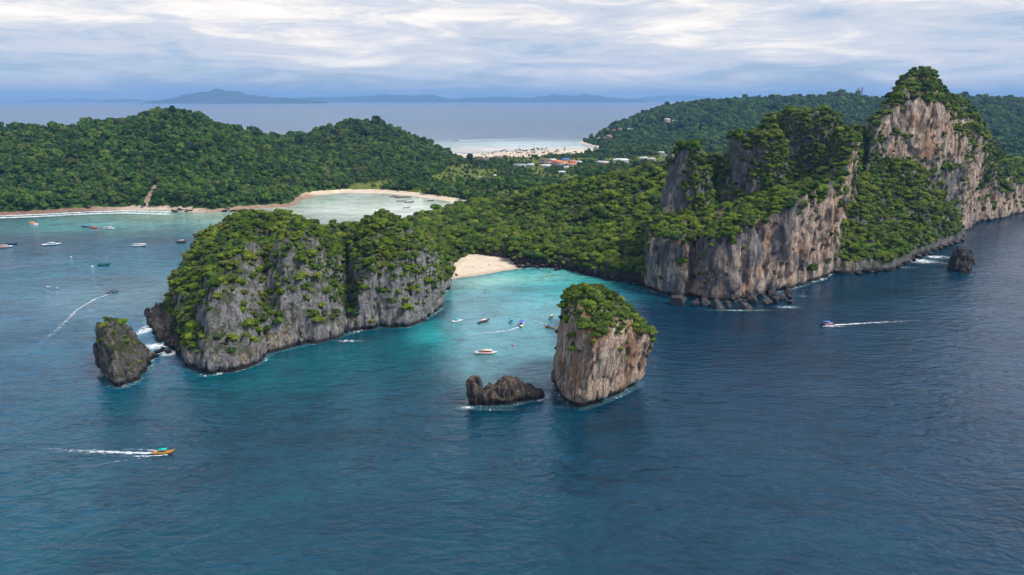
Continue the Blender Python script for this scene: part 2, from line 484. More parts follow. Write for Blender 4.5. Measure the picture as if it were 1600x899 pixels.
def tube_np(pts, rad, k=6):
    V, Fq = [], []
    for i, (p, r) in enumerate(zip(pts, rad)):
        p = np.array(p)
        q = np.array(pts[min(i + 1, len(pts) - 1)]) - np.array(pts[max(i - 1, 0)])
        q = q / (np.linalg.norm(q) + 1e-9)
        a = np.cross(q, (0.31, 0.95, 0.05)); a /= np.linalg.norm(a); b = np.cross(q, a)
        for j in range(k):
            th = 2 * math.pi * j / k
            V.append(p + r * (a * math.cos(th) + b * math.sin(th)))
    for i in range(len(pts) - 1):
        for j in range(k):
            Fq.append((i * k + j, i * k + (j + 1) % k, (i + 1) * k + (j + 1) % k, (i + 1) * k + j))
    return np.array(V), np.array(Fq)
def join_np(parts):
    Vs, Fs, off = [], [], 0
    for V, Fq in parts:
        Vs.append(V); Fs.append(np.asarray(Fq) + off); off += len(V)
    return np.concatenate(Vs), np.concatenate(Fs)
def trunk_mesh(name, seed):
    rg = np.random.default_rng(seed)
    parts = [tube_np([(0, 0, -0.8), (0.03, 0, -0.2), (0.0, 0.04, 0.25)], [0.10, 0.075, 0.055])]
    for i in range(4):
        a = 2 * math.pi * i / 4 + rg.uniform(-.4, .4)
        parts.append(tube_np([(0.0, 0.0, -0.05), (0.25 * math.cos(a), 0.25 * math.sin(a), 0.25), (0.5 * math.cos(a), 0.5 * math.sin(a), 0.5)], [0.05, 0.035, 0.015], 5))
    V, Fq = join_np(parts)
    return np_mesh(name, V, Fq, M_BARK)

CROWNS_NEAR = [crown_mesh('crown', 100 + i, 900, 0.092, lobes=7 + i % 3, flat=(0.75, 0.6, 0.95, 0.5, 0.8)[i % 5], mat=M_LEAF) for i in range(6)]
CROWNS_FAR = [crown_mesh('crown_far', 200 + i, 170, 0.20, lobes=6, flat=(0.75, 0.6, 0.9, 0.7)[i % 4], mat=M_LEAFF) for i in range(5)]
TRUNKS = [trunk_mesh('trunk', 300 + i) for i in range(3)]

def variant_collection(name, meshes):
    col = bpy.data.collections.new(name)
    for i, me in enumerate(meshes):
        o = bpy.data.objects.new(f'{name}_{i}', me); col.objects.link(o)
    return col
COL_NEAR = variant_collection('near_variants', CROWNS_NEAR)
COL_FAR = variant_collection('far_variants', CROWNS_FAR)

def scatter_object(name, pts, scl, rot, col, nvar, **props):
    """a single 'stuff' object: one point per plant, a crown instanced on each"""
    pts = np.asarray(pts, np.float32)
    me = bpy.data.meshes.new(name)
    me.vertices.add(len(pts)); me.vertices.foreach_set('co', pts.ravel())
    for an, ty, key, data in (('scl', 'FLOAT_VECTOR', 'vector', scl), ('rot', 'FLOAT_VECTOR', 'vector', rot)):
        a = me.attributes.new(an, ty, 'POINT'); a.data.foreach_set(key, np.asarray(data, np.float32).ravel())
    a = me.attributes.new('idx', 'INT', 'POINT'); a.data.foreach_set('value', rng.integers(0, nvar, len(pts)).astype(np.int32))
    ng = bpy.data.node_groups.new(name + '_nodes', 'GeometryNodeTree')
    ng.interface.new_socket('Geometry', in_out='INPUT', socket_type='NodeSocketGeometry')
    ng.interface.new_socket('Geometry', in_out='OUTPUT', socket_type='NodeSocketGeometry')
    gi = ng.nodes.new('NodeGroupInput'); go = ng.nodes.new('NodeGroupOutput')
    ci = ng.nodes.new('GeometryNodeCollectionInfo'); ci.inputs[0].default_value = col
    ci.inputs['Separate Children'].default_value = True; ci.inputs['Reset Children'].default_value = True
    ip = ng.nodes.new('GeometryNodeInstanceOnPoints'); ip.inputs['Pick Instance'].default_value = True
    def na(nm, ty):
        n = ng.nodes.new('GeometryNodeInputNamedAttribute'); n.data_type = ty; n.inputs[0].default_value = nm
        return n.outputs[0]
    ng.links.new(gi.outputs[0], ip.inputs['Points']); ng.links.new(ci.outputs[0], ip.inputs['Instance'])
    ng.links.new(na('idx', 'INT'), ip.inputs['Instance Index'])
    ng.links.new(na('rot', 'FLOAT_VECTOR'), ip.inputs['Rotation'])
    ng.links.new(na('scl', 'FLOAT_VECTOR'), ip.inputs['Scale'])
    ng.links.new(ip.outputs[0], go.inputs[0])
    o = link(name, me, kind='stuff', **props)
    md = o.modifiers.new('plants', 'NODES'); md.node_group = ng
    return o

def sample_mesh(V, Fq, dens_fn, rg=rng):
    """random points on a quad mesh, density (per m2) = dens_fn(centre, normal)"""
    a, b, c, d = (V[Fq[:, i]] for i in range(4))
    n = np.cross(c - a, d - b); ar = 0.5 * np.linalg.norm(n, axis=1); n = n / (2 * ar[:, None] + 1e-9)
    cen = (a + b + c + d) / 4
    ex = dens_fn(cen, n) * ar
    k = np.floor(ex + rg.random(len(ex))).astype(int)
    idx = np.repeat(np.arange(len(k)), k)
    u, v = rg.random(len(idx)), rg.random(len(idx))
    p = (a[idx] * ((1 - u) * (1 - v))[:, None] + b[idx] * (u * (1 - v))[:, None] + c[idx] * (u * v)[:, None] + d[idx] * ((1 - u) * v)[:, None])
    return p, n[idx]

# ---------------------------------------------------------------- rock masses as solid fields
def prim(poly, ctrl, lean=0.15, under=2.0, shift=(0, 0), kround=7.0, wob=1.0, hmin=0.0):
    return dict(poly=poly, ctrl=ctrl, lean=lean, under=under, shift=shift, k=kround, wob=wob, hmin=hmin)
def build_mass(prims, sp, amp=(3.0, 1.6, 0.7), seed=1, ksm=5.0, fl=1.0, pad=8, zmin=-5.0, ledge=0.0):
    allp = np.array([p for q in prims for p in q['poly']])
    x0, y0 = allp.min(0) - pad; x1, y1 = allp.max(0) + pad
    sh = max(abs(s) for q in prims for s in q['shift'])
    zt = max(c[2] for q in prims for c in q['ctrl']) + 10
    if sh: x0 -= sh * zt; x1 += sh * zt; y0 -= sh * zt; y1 += sh * zt
    xs = np.arange(x0, x1, sp); ys = np.arange(y0, y1, sp); zs = np.arange(zmin, zt, sp)
    X2, Y2 = np.meshgrid(xs, ys, indexing='ij')
    z3 = zs[None, None, :].astype(np.float32)
    D = None
    for q in prims:
        H = surf(q['ctrl'], X2, Y2).astype(np.float32)
        H = H + (fbm(X2 / 16, Y2 / 16, 0 * X2, 3, seed + 5) * 3.0).astype(np.float32)
        H = np.maximum(H, q['hmin'])
        if q['shift'] != (0, 0):
            d2 = np.stack([poly_sdf([(x + q['shift'][0] * zz, y + q['shift'][1] * zz) for x, y in q['poly']], X2, Y2) for zz in zs], 2).astype(np.float32)
        else:
            d2 = poly_sdf(q['poly'], X2, Y2).astype(np.float32)[:, :, None]
        und = q['under'] * np.exp(-((z3 - 0.5) / 2.6) ** 2) * 1.0
        d = d2 + q['lean'] * z3 + und
        e = smax(d, (z3 - H[:, :, None]) * 0.8, q['k'])
        D = e if D is None else smin(D, e, ksm)
        del d, e
    m = np.abs(D) < (sum(amp) + 3.0)
    I, J, K = np.nonzero(m)
    x, y, z = xs[I], ys[J], zs[K]
    wx = fbm(x / 30, y / 30, z / 60, 2, seed + 9) * 5
    n = amp[0] * fbm(x / 22 , y / 22, z / 55, 3, seed) \
        + amp[2] * 1.3 * fbm(x / 3.0, y / 3.0, z / 4.0, 2, seed + 6)
    g1 = fbm((x + wx) / 9.0 * fl, (y + wx) / 9.0 * fl, z / 34, 3, seed + 3)
    g2 = fbm((x - wx) / 4.5 * fl, (y + wx) / 4.5 * fl, z / 16, 2, seed + 4)
    n = n + amp[1] * (0.25 - 2.0 * np.abs(g1) + 0.9 * np.exp(-(g1 / 0.06) ** 2)) + 0.45 * amp[1] * (0.2 - 1.4 * np.abs(g2) + 0.8 * np.exp(-(g2 / 0.08) ** 2))
    if ledge: n = n + ledge * fbm(x / 40, y / 40, z / 4.5, 2, seed + 12)
    D[I, J, K] += n.astype(np.float32)
    return surface_nets(D, (xs[0], ys[0], zs[0]), (sp, sp, sp))
def vnormals(V, Fq):
    a, b, c, d = (V[Fq[:, i]] for i in range(4))
    n = np.cross(c - a, d - b); out = np.zeros_like(V)
    for i in range(4):
        for q in range(3):
            out[:, q] += np.bincount(Fq[:, i], n[:, q], len(V))
    return out / (np.linalg.norm(out, axis=1, keepdims=True) + 1e-9)
def blobs(V, items):
    """soft regions (x, y, z, rx, ry, rz, weight) of rock character"""
    w = np.zeros(len(V))
    for x, y, z, rx, ry, rz, k in items:
        w += k * np.exp(-(((V[:, 0] - x) / rx) ** 2 + ((V[:, 1] - y) / ry) ** 2 + ((V[:, 2] - z) / rz) ** 2))
    return w

# ---- the big karst headland on the left
A_water = PP((266, 500), (277, 530), (288, 545), (292, 578), (318, 588), (372, 580), (412, 566), (432, 550), (470, 543), (520, 531),
             (560, 518), (600, 513), (640, 511), (666, 499), (690, 483), (698, 456)) + [(-50, 600), (-95, 650), (-160, 660), (-225, 620), (-255, 570), (-264, 520)]
A_back = [Q(262, 445, 515, -5), Q(285, 405, 520, -5), Q(308, 372, 525, -5), Q(335, 350, 530, -5), Q(350, 335, 540, -6), Q(385, 321, 545, -6), Q(440, 325, 550, -6),
          Q(490, 343, 560, -7), Q(535, 356, 575, -8), Q(575, 338, 585, -6), Q(603, 327, 580, -6), Q(628, 338, 575, -7), Q(660, 365, 575, -7), Q(690, 395, 580, -7)]
A_mid = [Q(300, 520, 385), Q(300, 470, 430), Q(330, 420, 455), Q(400, 385, 480), Q(440, 400, 465), Q(470, 370, 485), Q(540, 405, 500), Q(530, 380, 525), Q(560, 400, 520),
         Q(400, 470, 420), Q(545, 470, 478), Q(600, 400, 535), Q(670, 400, 560), Q(420, 350, 520), Q(500, 360, 530)]
A = [
    prim(A_water, A_back + A_mid + [(-200, 640, 30), (-120, 640, 20), (-60, 600, 14)], lean=0.22, under=2.5),
    prim(PP((293, 576), (320, 587), (370, 580), (410, 566), (427, 552)) + [(-150, 470), (-180, 500), (-222, 485), (-212, 425)],
         [Q(325, 425, 430), Q(345, 398, 435), Q(375, 388, 440), Q(402, 396, 440), Q(390, 372, 480), Q(330, 400, 470)], lean=0.42, under=3, kround=4),
    prim(PP((432, 550), (470, 543), (515, 532), (541, 524)) + [(-108, 510), (-140, 530), (-180, 500), (-176, 430)],
         [Q(452, 380, 445), Q(470, 372, 450), Q(492, 378, 455), Q(512, 395, 460), Q(525, 420, 460), Q(480, 365, 500)], lean=0.42, under=3, kround=4),
    prim(PP((553, 520), (600, 513), (640, 511), (668, 499), (691, 483), (699, 458)) + [(-60, 590), (-120, 590), (-140, 530)],
         [Q(562, 395, 490), Q(578, 368, 495), Q(600, 354, 500), Q(632, 356, 505), Q(668, 380, 510), Q(690, 405, 520), Q(632, 352, 550), Q(670, 388, 560)], lean=0.24, under=3.5, kround=4),
]
A_V, A_F = build_mass(A, 1.1, amp=(4.8, 2.6, 1.0), seed=3, ledge=0.9, ksm=3.0)

# ---- the tall sea stack
def pil(px, py, Y, dz=0): return Q(px, py, Y, dz)
B_poly = PP((874, 624), (884, 632), (911, 641), (942, 631), (975, 616), (1005, 601)) + [(66, 374), (44, 380), (26, 366), (22, 346)]
B = [prim(B_poly, [pil(870, 492, 336), pil(892, 482, 330), pil(920, 458, 345), pil(932, 450, 352), pil(958, 464, 352), pil(990, 496, 356), pil(1020, 536, 358), pil(912, 508, 325, 0), pil(885, 460, 352)],
          lean=-0.02, under=3.0, kround=5, shift=(0.15, 0.0))]
B_V, B_F = build_mass(B, 0.8, amp=(2.2, 1.3, 0.8), seed=21, fl=1.3, ledge=0.3)

# ---- leaning rock at the left
D_poly = PP((166, 598), (184, 607), (214, 599), (238, 578), (241, 560)) + [P(215, 542), P(176, 552), P(154, 580)]
Dr = [prim(D_poly, [Q(183, 493, 357), Q(172, 500, 357), Q(160, 520, 355), Q(152, 540, 353), Q(198, 510, 358), Q(206, 532, 359), Q(218, 555, 362), Q(232, 570, 364), Q(190, 500, 365)], lean=0.29, under=1.6, shift=(-0.26, 0.0), kround=3.0)]
D_V, D_F = build_mass(Dr, 0.7, amp=(1.4, 1.5, 1.2), seed=31, fl=1.3)

# ---- low camel-backed rock between
E = [prim(PP((727, 634), (742, 637), (757, 634), (757, 622), (730, 622)), [Q(756, 609, 325), Q(756, 612, 322), Q(728, 592, 322), Q(752, 593, 325), Q(740, 592, 328)], lean=-0.02, under=1.0, kround=2.0),
     prim(PP((750, 636), (800, 634), (822, 629), (822, 618), (752, 620)), [Q(754, 614, 326), Q(762, 610, 326), Q(785, 592, 328), Q(800, 590, 328), Q(815, 600, 330), Q(776, 600, 328)], lean=0.15, under=1.2, kround=2.0),
     prim(PP((812, 628), (840, 627), (857, 622), (857, 614), (815, 615)), [Q(820, 607, 332), Q(845, 606, 333), Q(857, 610, 334)], lean=0.1, under=1.0, kround=2.0)]
E_V, E_F = build_mass(E, 0.6, amp=(1.3, 0.8, 0.9), seed=41, fl=1.7, ksm=2.0)

# ---- small round rock at the right
G = [prim(PP((1479, 419), (1490, 426), (1508, 427), (1519, 422), (1518, 412), (1490, 408)), [Q(1487, 402, 612), Q(1500, 394, 614), Q(1514, 398, 616)], lean=0.30, under=1.0, kround=6.0)]
G_V, G_F = build_mass(G, 0.8, amp=(4.0, 2.4, 1.4), seed=51, fl=1.0)

# ---- tidal rock shelf by the left headland
S_poly = PP((222, 500), (240, 490), (262, 478), (275, 500), (292, 548), (285, 556), (268, 545), (252, 538), (240, 520))
Sh = [prim(S_poly, [(*P(232, 503), 1.5), (*P(250, 500), 4.0), (*P(262, 515), 6.0), (*P(280, 540), 7.0), (*P(262, 540), 2.5)], lean=0.3, under=0.5, kround=2.0)]
S_V, S_F = build_mass(Sh, 1.0, amp=(2.2, 2.4, 1.2), seed=61, fl=1.5)

# ---- the great cliff headland on the right
C1 = prim(PP((1008, 447), (1018, 456), (1045, 463), (1070, 468), (1080, 456), (1090, 468), (1130, 474), (1180, 468), (1215, 460), (1250, 449), (1290, 436), (1304, 424)) +
          [(322, 660), (352, 720), (400, 800), (330, 860), (200, 760), (140, 650), (118, 600)],
          [Q(1018, 358, 565), Q(1050, 345, 575), Q(1085, 362, 545), Q(1120, 352, 540), Q(1160, 340, 545), Q(1200, 322, 555), Q(1250, 303, 570), Q(1300, 292, 590), Q(1325, 262, 620),
           Q(1345, 222, 655), Q(1362, 200, 690), Q(1100, 330, 610), Q(1200, 300, 620), Q(1260, 290, 630), Q(1300, 262, 660), Q(1330, 215, 720), (150, 650, 50), (250, 760, 45), Q(1260, 330, 700), Q(1225, 335, 690), Q(1290, 318, 690), Q(1180, 350, 700), Q(1120, 350, 640)], lean=0.02, under=3.5, kround=5)
def tower(cx, cy, rx, ry, ctrl, lean, k=8, rot=0.0):
    poly = [(cx + rx * math.cos(a) * math.cos(rot) - ry * math.sin(a) * math.sin(rot), cy + rx * math.cos(a) * math.sin(rot) + ry * math.sin(a) * math.cos(rot)) for a in np.linspace(0, 2 * math.pi, 14)[:-1]]
    return prim(poly, ctrl, lean=lean, under=0, kround=k)
t1 = Q(1081, 230, 605); t2 = Q(1188, 195, 660); t3 = Q(1255, 172, 730); t4 = Q(1322, 196, 700)
T1 = tower(t1[0], 608, 33, 28, [Q(1050, 262, 600), Q(1062, 236, 603), Q(1078, 224, 605), Q(1096, 236, 605), Q(1110, 270, 605)], 0.17, 5)
T1b = tower(Q(1119, 240, 690)[0], 690, 12, 12, [Q(1119, 243, 690)], 0.07, 4)
T2 = tower(t2[0], 660, 39, 32, [Q(1140, 240, 655), Q(1158, 212, 658), Q(1185, 202, 660), Q(1210, 212, 660), Q(1235, 245, 660)], 0.12, 6)
T3 = tower(Q(1262, 170, 780)[0], 790, 47, 38, [Q(1215, 186, 780), Q(1228, 176, 780), Q(1260, 178, 780), Q(1295, 178, 780), Q(1312, 200, 780)], 0.05, 6)
T4 = tower(t4[0] + 3, 705, 27, 34, [Q(1310, 215, 700), Q(1335, 205, 720), Q(1320, 225, 690)], 0.16, 6)
C3 = prim([Q(1350, 250, 700)[:2], Q(1385, 250, 735)[:2], Q(1430, 250, 752)[:2], Q(1475, 260, 762)[:2], Q(1505, 300, 790)[:2], P(1512, 358), P(1530, 350), P(1560, 343), P(1600, 334), P(1680, 326), P(1800, 322),
           (1050, 1200), (620, 1150), (460, 930), (385, 800)],
          [Q(1362, 212, 715), Q(1380, 180, 750), Q(1398, 146, 775), Q(1415, 120, 800), Q(1436, 114, 810), Q(1456, 120, 810), Q(1474, 142, 815), Q(1492, 160, 825), Q(1515, 176, 850), Q(1533, 194, 870),
           Q(1550, 222, 890), Q(1570, 252, 920), Q(1590, 285, 940), Q(1620, 300, 960), Q(1400, 160, 765), Q(1440, 140, 785), Q(1480, 175, 795), Q(1500, 200, 810), Q(1345, 250, 860), Q(1365, 215, 790), Q(1375, 200, 850), Q(1400, 175, 900), Q(1440, 150, 950), (700, 1100, 60), (1000, 1100, 40),
           Q(1540, 260, 860), Q(1560, 300, 900)], lean=0.10, under=2, kround=8)
C4 = prim(PP((1296, 428), (1325, 428), (1370, 424), (1398, 418), (1416, 409), (1425, 402), (1455, 396), (1478, 384), (1503, 376), (1508, 362)) + [Q(1515, 340, 830)[:2], (500, 900), (330, 800), (290, 660)],
          [(*P(1330, 424), 9), (*P(1400, 413), 8), (*P(1450, 392), 9), (*P(1500, 370), 9), Q(1340, 380, 640), Q(1380, 385, 650), Q(1335, 300, 680), Q(1400, 330, 700), Q(1380, 270, 730), Q(1440, 270, 745), Q(1460, 330, 730),
           Q(1500, 330, 780), Q(1420, 300, 720), (450, 850, 110)], lean=0.5, under=1.0, kround=5)
K_V, K_F = build_mass([C1, C3, C4, T1, T1b, T2, T3, T4], 2.0, amp=(5.5, 3.2, 1.4), seed=71, ksm=4.0, fl=0.75, ledge=1.0)

# ---- the wooded middle ridge
R_poly = PP((714, 409), (745, 404), (798, 407), (806, 416), (828, 415), (850, 417), (875, 420), (900, 424), (925, 431), (950, 436), (985, 442), (1012, 449)) + \
         [(180, 600), (330, 760), (360, 960), (150, 1010), (0, 1010), (-48, 985), (-112, 850), (-150, 760), (-190, 690), (-150, 640), (-90, 600), P(700, 437), P(703, 425)]
Rg = [prim(R_poly, [Q(705, 385, 720, -8), Q(722, 364, 790, -9), (-150, 760, 9), (-185, 700, 9), (-112, 830, 8), (-100, 760, 11), (-120, 700, 11), Q(750, 343, 860, -9), Q(775, 325, 880, -9), Q(800, 309, 880, -8), Q(850, 287, 880, -7), Q(900, 280, 870, -7), Q(950, 270, 860, -7), Q(1000, 260, 840, -7), Q(1040, 258, 820, -7),
                    (*P(745, 400), 9), (*P(800, 404), 9), (*P(850, 412), 11), (*P(900, 418), 11), (*P(950, 430), 11), (*P(1000, 440), 14), (0, 1000, 4), (150, 1000, 5), (320, 940, 20), (-50, 960, 4),
                    Q(850, 350, 740, -6), Q(950, 350, 720, -6), Q(1000, 340, 690, -6), Q(780, 360, 740, -6), (-140, 680, 7), (-90, 620, 13), (-60, 596, 12)], lean=0.2, under=1.5, kround=5, hmin=10.0)]
R_V, R_F = build_mass(Rg, 2.5, amp=(4.0, 3.0, 1.4), seed=81, fl=1.0)

def mass_object(name, V, Fq, mat, warm=None, **props):
    w = np.zeros(len(V)) if warm is None else warm
    return link(name, np_mesh(name, V, Fq, mat, attrs={'warm': ('FLOAT', w)}), **props)
warmA = blobs(A_V, [(-195, 400, 8, 60, 60, 16, 0.42), (-150, 440, 6, 60, 60, 12, 0.35), (*Q(372, 495, 400), 9, 12, 8, 0.8), (-90, 510, 8, 60, 40, 12, 0.3)])
mass_object('karst_headland', A_V, A_F, M_ROCK, warmA, kind='structure')
warmB = 0.85 + blobs(B_V, [(*Q(885, 560, 325), 9, 14, 30, 0.75), (*Q(960, 585, 345), 12, 12, 12, 0.35), (*Q(925, 560, 332), 5, 8, 26, -0.5), (*Q(955, 540, 345), 12, 10, 10, -0.35)])
tag(mass_object('sea_stack', B_V, B_F, M_ROCKT, warmB), 'tall tan limestone sea stack crowned with bright green trees', 'sea stack')
tag(mass_object('sea_stack', D_V, D_F, M_ROCKL, np.full(len(D_V), 0.22)), 'dark grey leaning rock stack with few shrubs, off the left headland', 'sea stack')
tag(mass_object('rock_islet', E_V, E_F, M_DARK, np.full(len(E_V), 0.45)), 'low bare brown rock with two humps beside the tall sea stack', 'rock')
tag(mass_object('rock_islet', G_V, G_F, M_DARK, np.full(len(G_V), 0.0)), 'round black rock in white surf off the right headland', 'rock')
mass_object('rock_shelf', S_V, S_F, M_DARK, np.full(len(S_V), 0.25), kind='structure')
warmK = 0.36 + blobs(K_V, [(*Q(1120, 420, 545), 22, 30, 40, 0.45), (*Q(1185, 400, 560), 40, 30, 40, 0.35), (*Q(1270, 360, 590), 45, 40, 45, 0.5), (*Q(1330, 260, 650), 25, 60, 60, 0.45),
                           (*Q(1440, 195, 780), 70, 50, 34, 0.75), (*Q(1520, 300, 850), 60, 60, 60, 0.4), (*Q(1580, 330, 920), 60, 60, 30, 0.4), (*Q(1050, 400, 560), 14, 30, 30, 0.15),
                           (*Q(1080, 280, 600), 40, 40, 50, -0.2), (*Q(1190, 240, 660), 60, 60, 60, -0.45), (*Q(1260, 220, 730), 70, 60, 60, -0.5), (*Q(1350, 420, 630), 80, 40, 14, -0.6), (*Q(1450, 395, 690), 90, 60, 12, -0.6)])
mass_object('cliff_headland', K_V, K_F, M_ROCKC, warmK, kind='structure')
mass_object('wooded_ridge', R_V, R_F, M_DARK, np.full(len(R_V), 0.1), kind='structure')

# ---------------------------------------------------------------- low land, beaches and far hills
L_poly = [(-3000, 880), (-1000, 915)] + PP((-60, 340), (0, 337), (60, 334), (130, 330), (200, 328), (260, 328), (300, 331), (335, 332), (362, 329)) + PP((410, 325), (455, 322), (470, 313), (500, 305), (540, 301), (600, 302),
          (640, 306), (690, 313), (730, 321), (752, 327)) + [(-45, 960), (20, 940), (330, 900), (600, 1060), (1000, 1150), (4200, 1300), (4200, 4200), (1500, 4100), (700, 3500)] + PP((935, 217), (912, 221), (902, 223), (925, 228), (950, 232)) + \
         PP((930, 233), (880, 234), (850, 235), (800, 237), (760, 239), (728, 241), (706, 238), (690, 236)) + [(-330, 2450), (-700, 2300), (-900, 2000), (-1300, 1750), (-3000, 1700)]
def Zr(px, py, Y, dz=-8): return Q(px, py, Y, dz)
L_ctrl = [Zr(-400, 215, 1300), Zr(-150, 205, 1300), Zr(0, 200, 1300), Zr(60, 200, 1300), Zr(100, 202, 1300), Zr(150, 198, 1300), Zr(200, 192, 1300), Zr(240, 180, 1300), Zr(275, 174, 1300), Zr(310, 183, 1310), Zr(340, 194, 1320),
          Zr(380, 208, 1340), Zr(420, 222, 1400), Zr(455, 217, 1650), Zr(480, 211, 1700), Zr(520, 198, 1720), Zr(560, 187, 1740), Zr(600, 197, 1740), Zr(650, 212, 1740), Zr(700, 238, 1740), Zr(725, 250, 1740),
          (-2500, 1250, 90), (-2500, 1000, 30),
          Zr(50, 290, 1010, -10), Zr(200, 290, 1010, -10), Zr(300, 290, 1010, -10), Zr(400, 285, 1060, -10), Zr(270, 230, 1150, -8), Zr(120, 245, 1120, -8), Zr(400, 250, 1200, -8), Zr(500, 260, 1330, -8), Zr(560, 240, 1450, -8),
          Zr(620, 262, 1400, -8), Zr(640, 235, 1550, -8), Zr(700, 262, 1500, -8), Zr(560, 215, 1600, -8), Zr(480, 235, 1450, -8),
          (-1000, 1600, 40), (-600, 2000, 30), (-300, 1250, 8), (-150, 1250, 4), (0, 1050, 4), (0, 1300, 4), (-50, 1600, 4), (200, 1400, 5), (100, 1800, 4), (400, 1500, 8), (0, 2050, 4), (300, 2050, 4), (500, 1800, 6),
          (250, 2250, 4), (700, 1600, 8), (600, 2100, 8), (-150, 1450, 6),
          Zr(915, 218, 2650), Zr(940, 210, 2700), Zr(970, 197, 2750), Zr(1000, 188, 2850), Zr(1050, 171, 3000), Zr(1100, 163, 3050), Zr(1150, 161, 3050), Zr(1200, 162, 3050), Zr(1250, 156, 3100), Zr(1300, 152, 3100), Zr(1335, 147, 3100),
          Zr(1370, 158, 3100), Zr(1430, 162, 3100), Zr(1490, 153, 3100), Zr(1550, 155, 3100), Zr(1600, 160, 3100), Zr(1750, 165, 3100), Zr(960, 222, 2450, -8), Zr(1040, 215, 2450, -8), Zr(1100, 215, 2400, -8), Zr(1250, 210, 2400, -8),
          Zr(1400, 205, 2400, -8), Zr(1600, 210, 2300, -8), Zr(1600, 250, 1700, -8), (900, 1300, 20), (1500, 1500, 30), (3500, 2500, 80), (4000, 4000, 60), (1500, 3900, 90)]
def build_land():
    xs = np.concatenate([np.arange(-1700, -700, 16), np.arange(-700, 500, 7), np.arange(500, 2900, 15)])
    ys = np.concatenate([np.arange(880, 1500, 7), np.arange(1500, 2700, 11), np.arange(2700, 3900, 22)])
    X, Y = np.meshgrid(xs, ys, indexing='ij')
    d = -poly_sdf(L_poly, X, Y)
    d = d + fbm(X / 60, Y / 60, 0 * X, 3, 5) * 5
    H = surf(L_ctrl, X, Y) + fbm(X / 170, Y / 170, 0 * X, 4, 8) * 14 * ss(0, 250, d)
    H = np.maximum(H, 3.0)
    d_b = line_dist(PP((500, 305), (600, 302), (700, 315), (752, 327)), X, Y)
    d_s = line_dist(PP((718, 241), (760, 239), (800, 237), (850, 235), (880, 234), (935, 233)), X, Y)
    d_l = line_dist([(-1000, 915)] + PP((0, 337), (130, 330), (300, 331)), X, Y)
    bw = 4 + 16 * np.exp(-(d_b / 60) ** 2) + 330 * np.exp(-(d_s / 330) ** 2) * (1 - ss(P(890, 233)[0], P(940, 233)[0], X)) + 3 * np.exp(-(d_l / 70) ** 2)
    Z = np.where(d < 0, np.maximum(-6, d * 0.10), np.where(d < bw, d / bw * 2.6, 2.6 + np.minimum(H - 2.6, (d - bw) * 1.1)))
    Z = np.where((d >= bw), np.maximum(Z, 2.6), Z)
    sand = 1 - ss(-2.5, 3.5, d - bw)
    # bare earth slip on the left hill
    scar = line_dist([Q(243, 285, 1040)[:2], Q(236, 305, 1000)[:2], P(233, 326)], X, Y) < 3.5
    sand = np.where(scar & (d > 0), 1.0, sand)
    red = np.clip(np.exp(-(d_l / 60) ** 2) * ss(P(230, 330)[0], P(90, 330)[0], X) + 0.9 * scar + 0.3 * np.exp(-(d_l / 60) ** 2) + 0.9 * np.exp(-(line_dist(PP((360, 331), (410, 326), (455, 322), (480, 309)), X, Y) / 30) ** 2), 0, 1)
    field = np.zeros(X.shape)
    for px, py, rx, ry in ((757, 285, 26, 40), (810, 283, 30, 45), (600, 291, 60, 22), (560, 293, 40, 16), (650, 291, 30, 16)):
        cx, cy = P(px, py, 4.0)
        field = np.maximum(field, (0.35 if px < 700 else 1.0) * (1 - ss(0.8, 1.2, np.hypot((X - cx) / rx, (Y - cy) / ry))))
    flat = (H < 12) & (Y > 1020) & (Y < 2300) & (X > -420) & (X < 900)
    field = np.maximum(field, 0.5 * flat * ss(-0.05, 0.2, fbm(X / 60, Y / 110, 0 * X, 3, 66)))
    nx, ny = X.shape
    I = np.arange(nx * ny).reshape(nx, ny)
    Fq = np.stack([I[:-1, :-1], I[1:, :-1], I[1:, 1:], I[:-1, 1:]], -1).reshape(-1, 4)
    V = np.stack([X, Y, Z], -1).reshape(-1, 3)
    keep = (Z.ravel()[Fq] > -5.9).any(1); Fq = Fq[keep]
    return V, Fq, sand.ravel(), red.ravel(), field.ravel(), d.ravel(), bw.ravel()
L_V, L_F, L_sand, L_red, L_field, L_d, L_bw = build_land()
link('land', np_mesh('land', L_V, L_F, M_LAND, attrs={'sand': ('FLOAT', L_sand), 'redsoil': ('FLOAT', L_red), 'field': ('FLOAT', L_field)}), kind='structure')

def build_beach():
    poly = PP((702, 437), (722, 434), (745, 431), (780, 425), (806, 420), (812, 412), (800, 403), (745, 399), (712, 404), (699, 420))
    front = PP((702, 437), (722, 434), (745, 431), (780, 425), (806, 420))
    xs = np.arange(-70, 25, 1.5); ys = np.arange(560, 690, 1.5)
    X, Y = np.meshgrid(xs, ys, indexing='ij')
    d = -poly_sdf(poly, X, Y)
    df = line_dist(front, X, Y) * np.where(Y - np.interp(X, [p[0] for p in front], [p[1] for p in front]) > 0, 1, -1)
    Z = np.clip(df * 0.07, -2, 4.2) + fbm(X / 9, Y / 9, 0 * X, 3, 3) * 0.15
    nx, ny = X.shape; I = np.arange(nx * ny).reshape(nx, ny)
    Fq = np.stack([I[:-1, :-1], I[1:, :-1], I[1:, 1:], I[:-1, 1:]], -1).reshape(-1, 4)
    V = np.stack([X, Y, Z], -1).reshape(-1, 3)
    Fq = Fq[(d.ravel()[Fq] > -6).all(1)]
    return link('beach', np_mesh('beach', V, Fq, M_SAND), kind='structure')
build_beach()

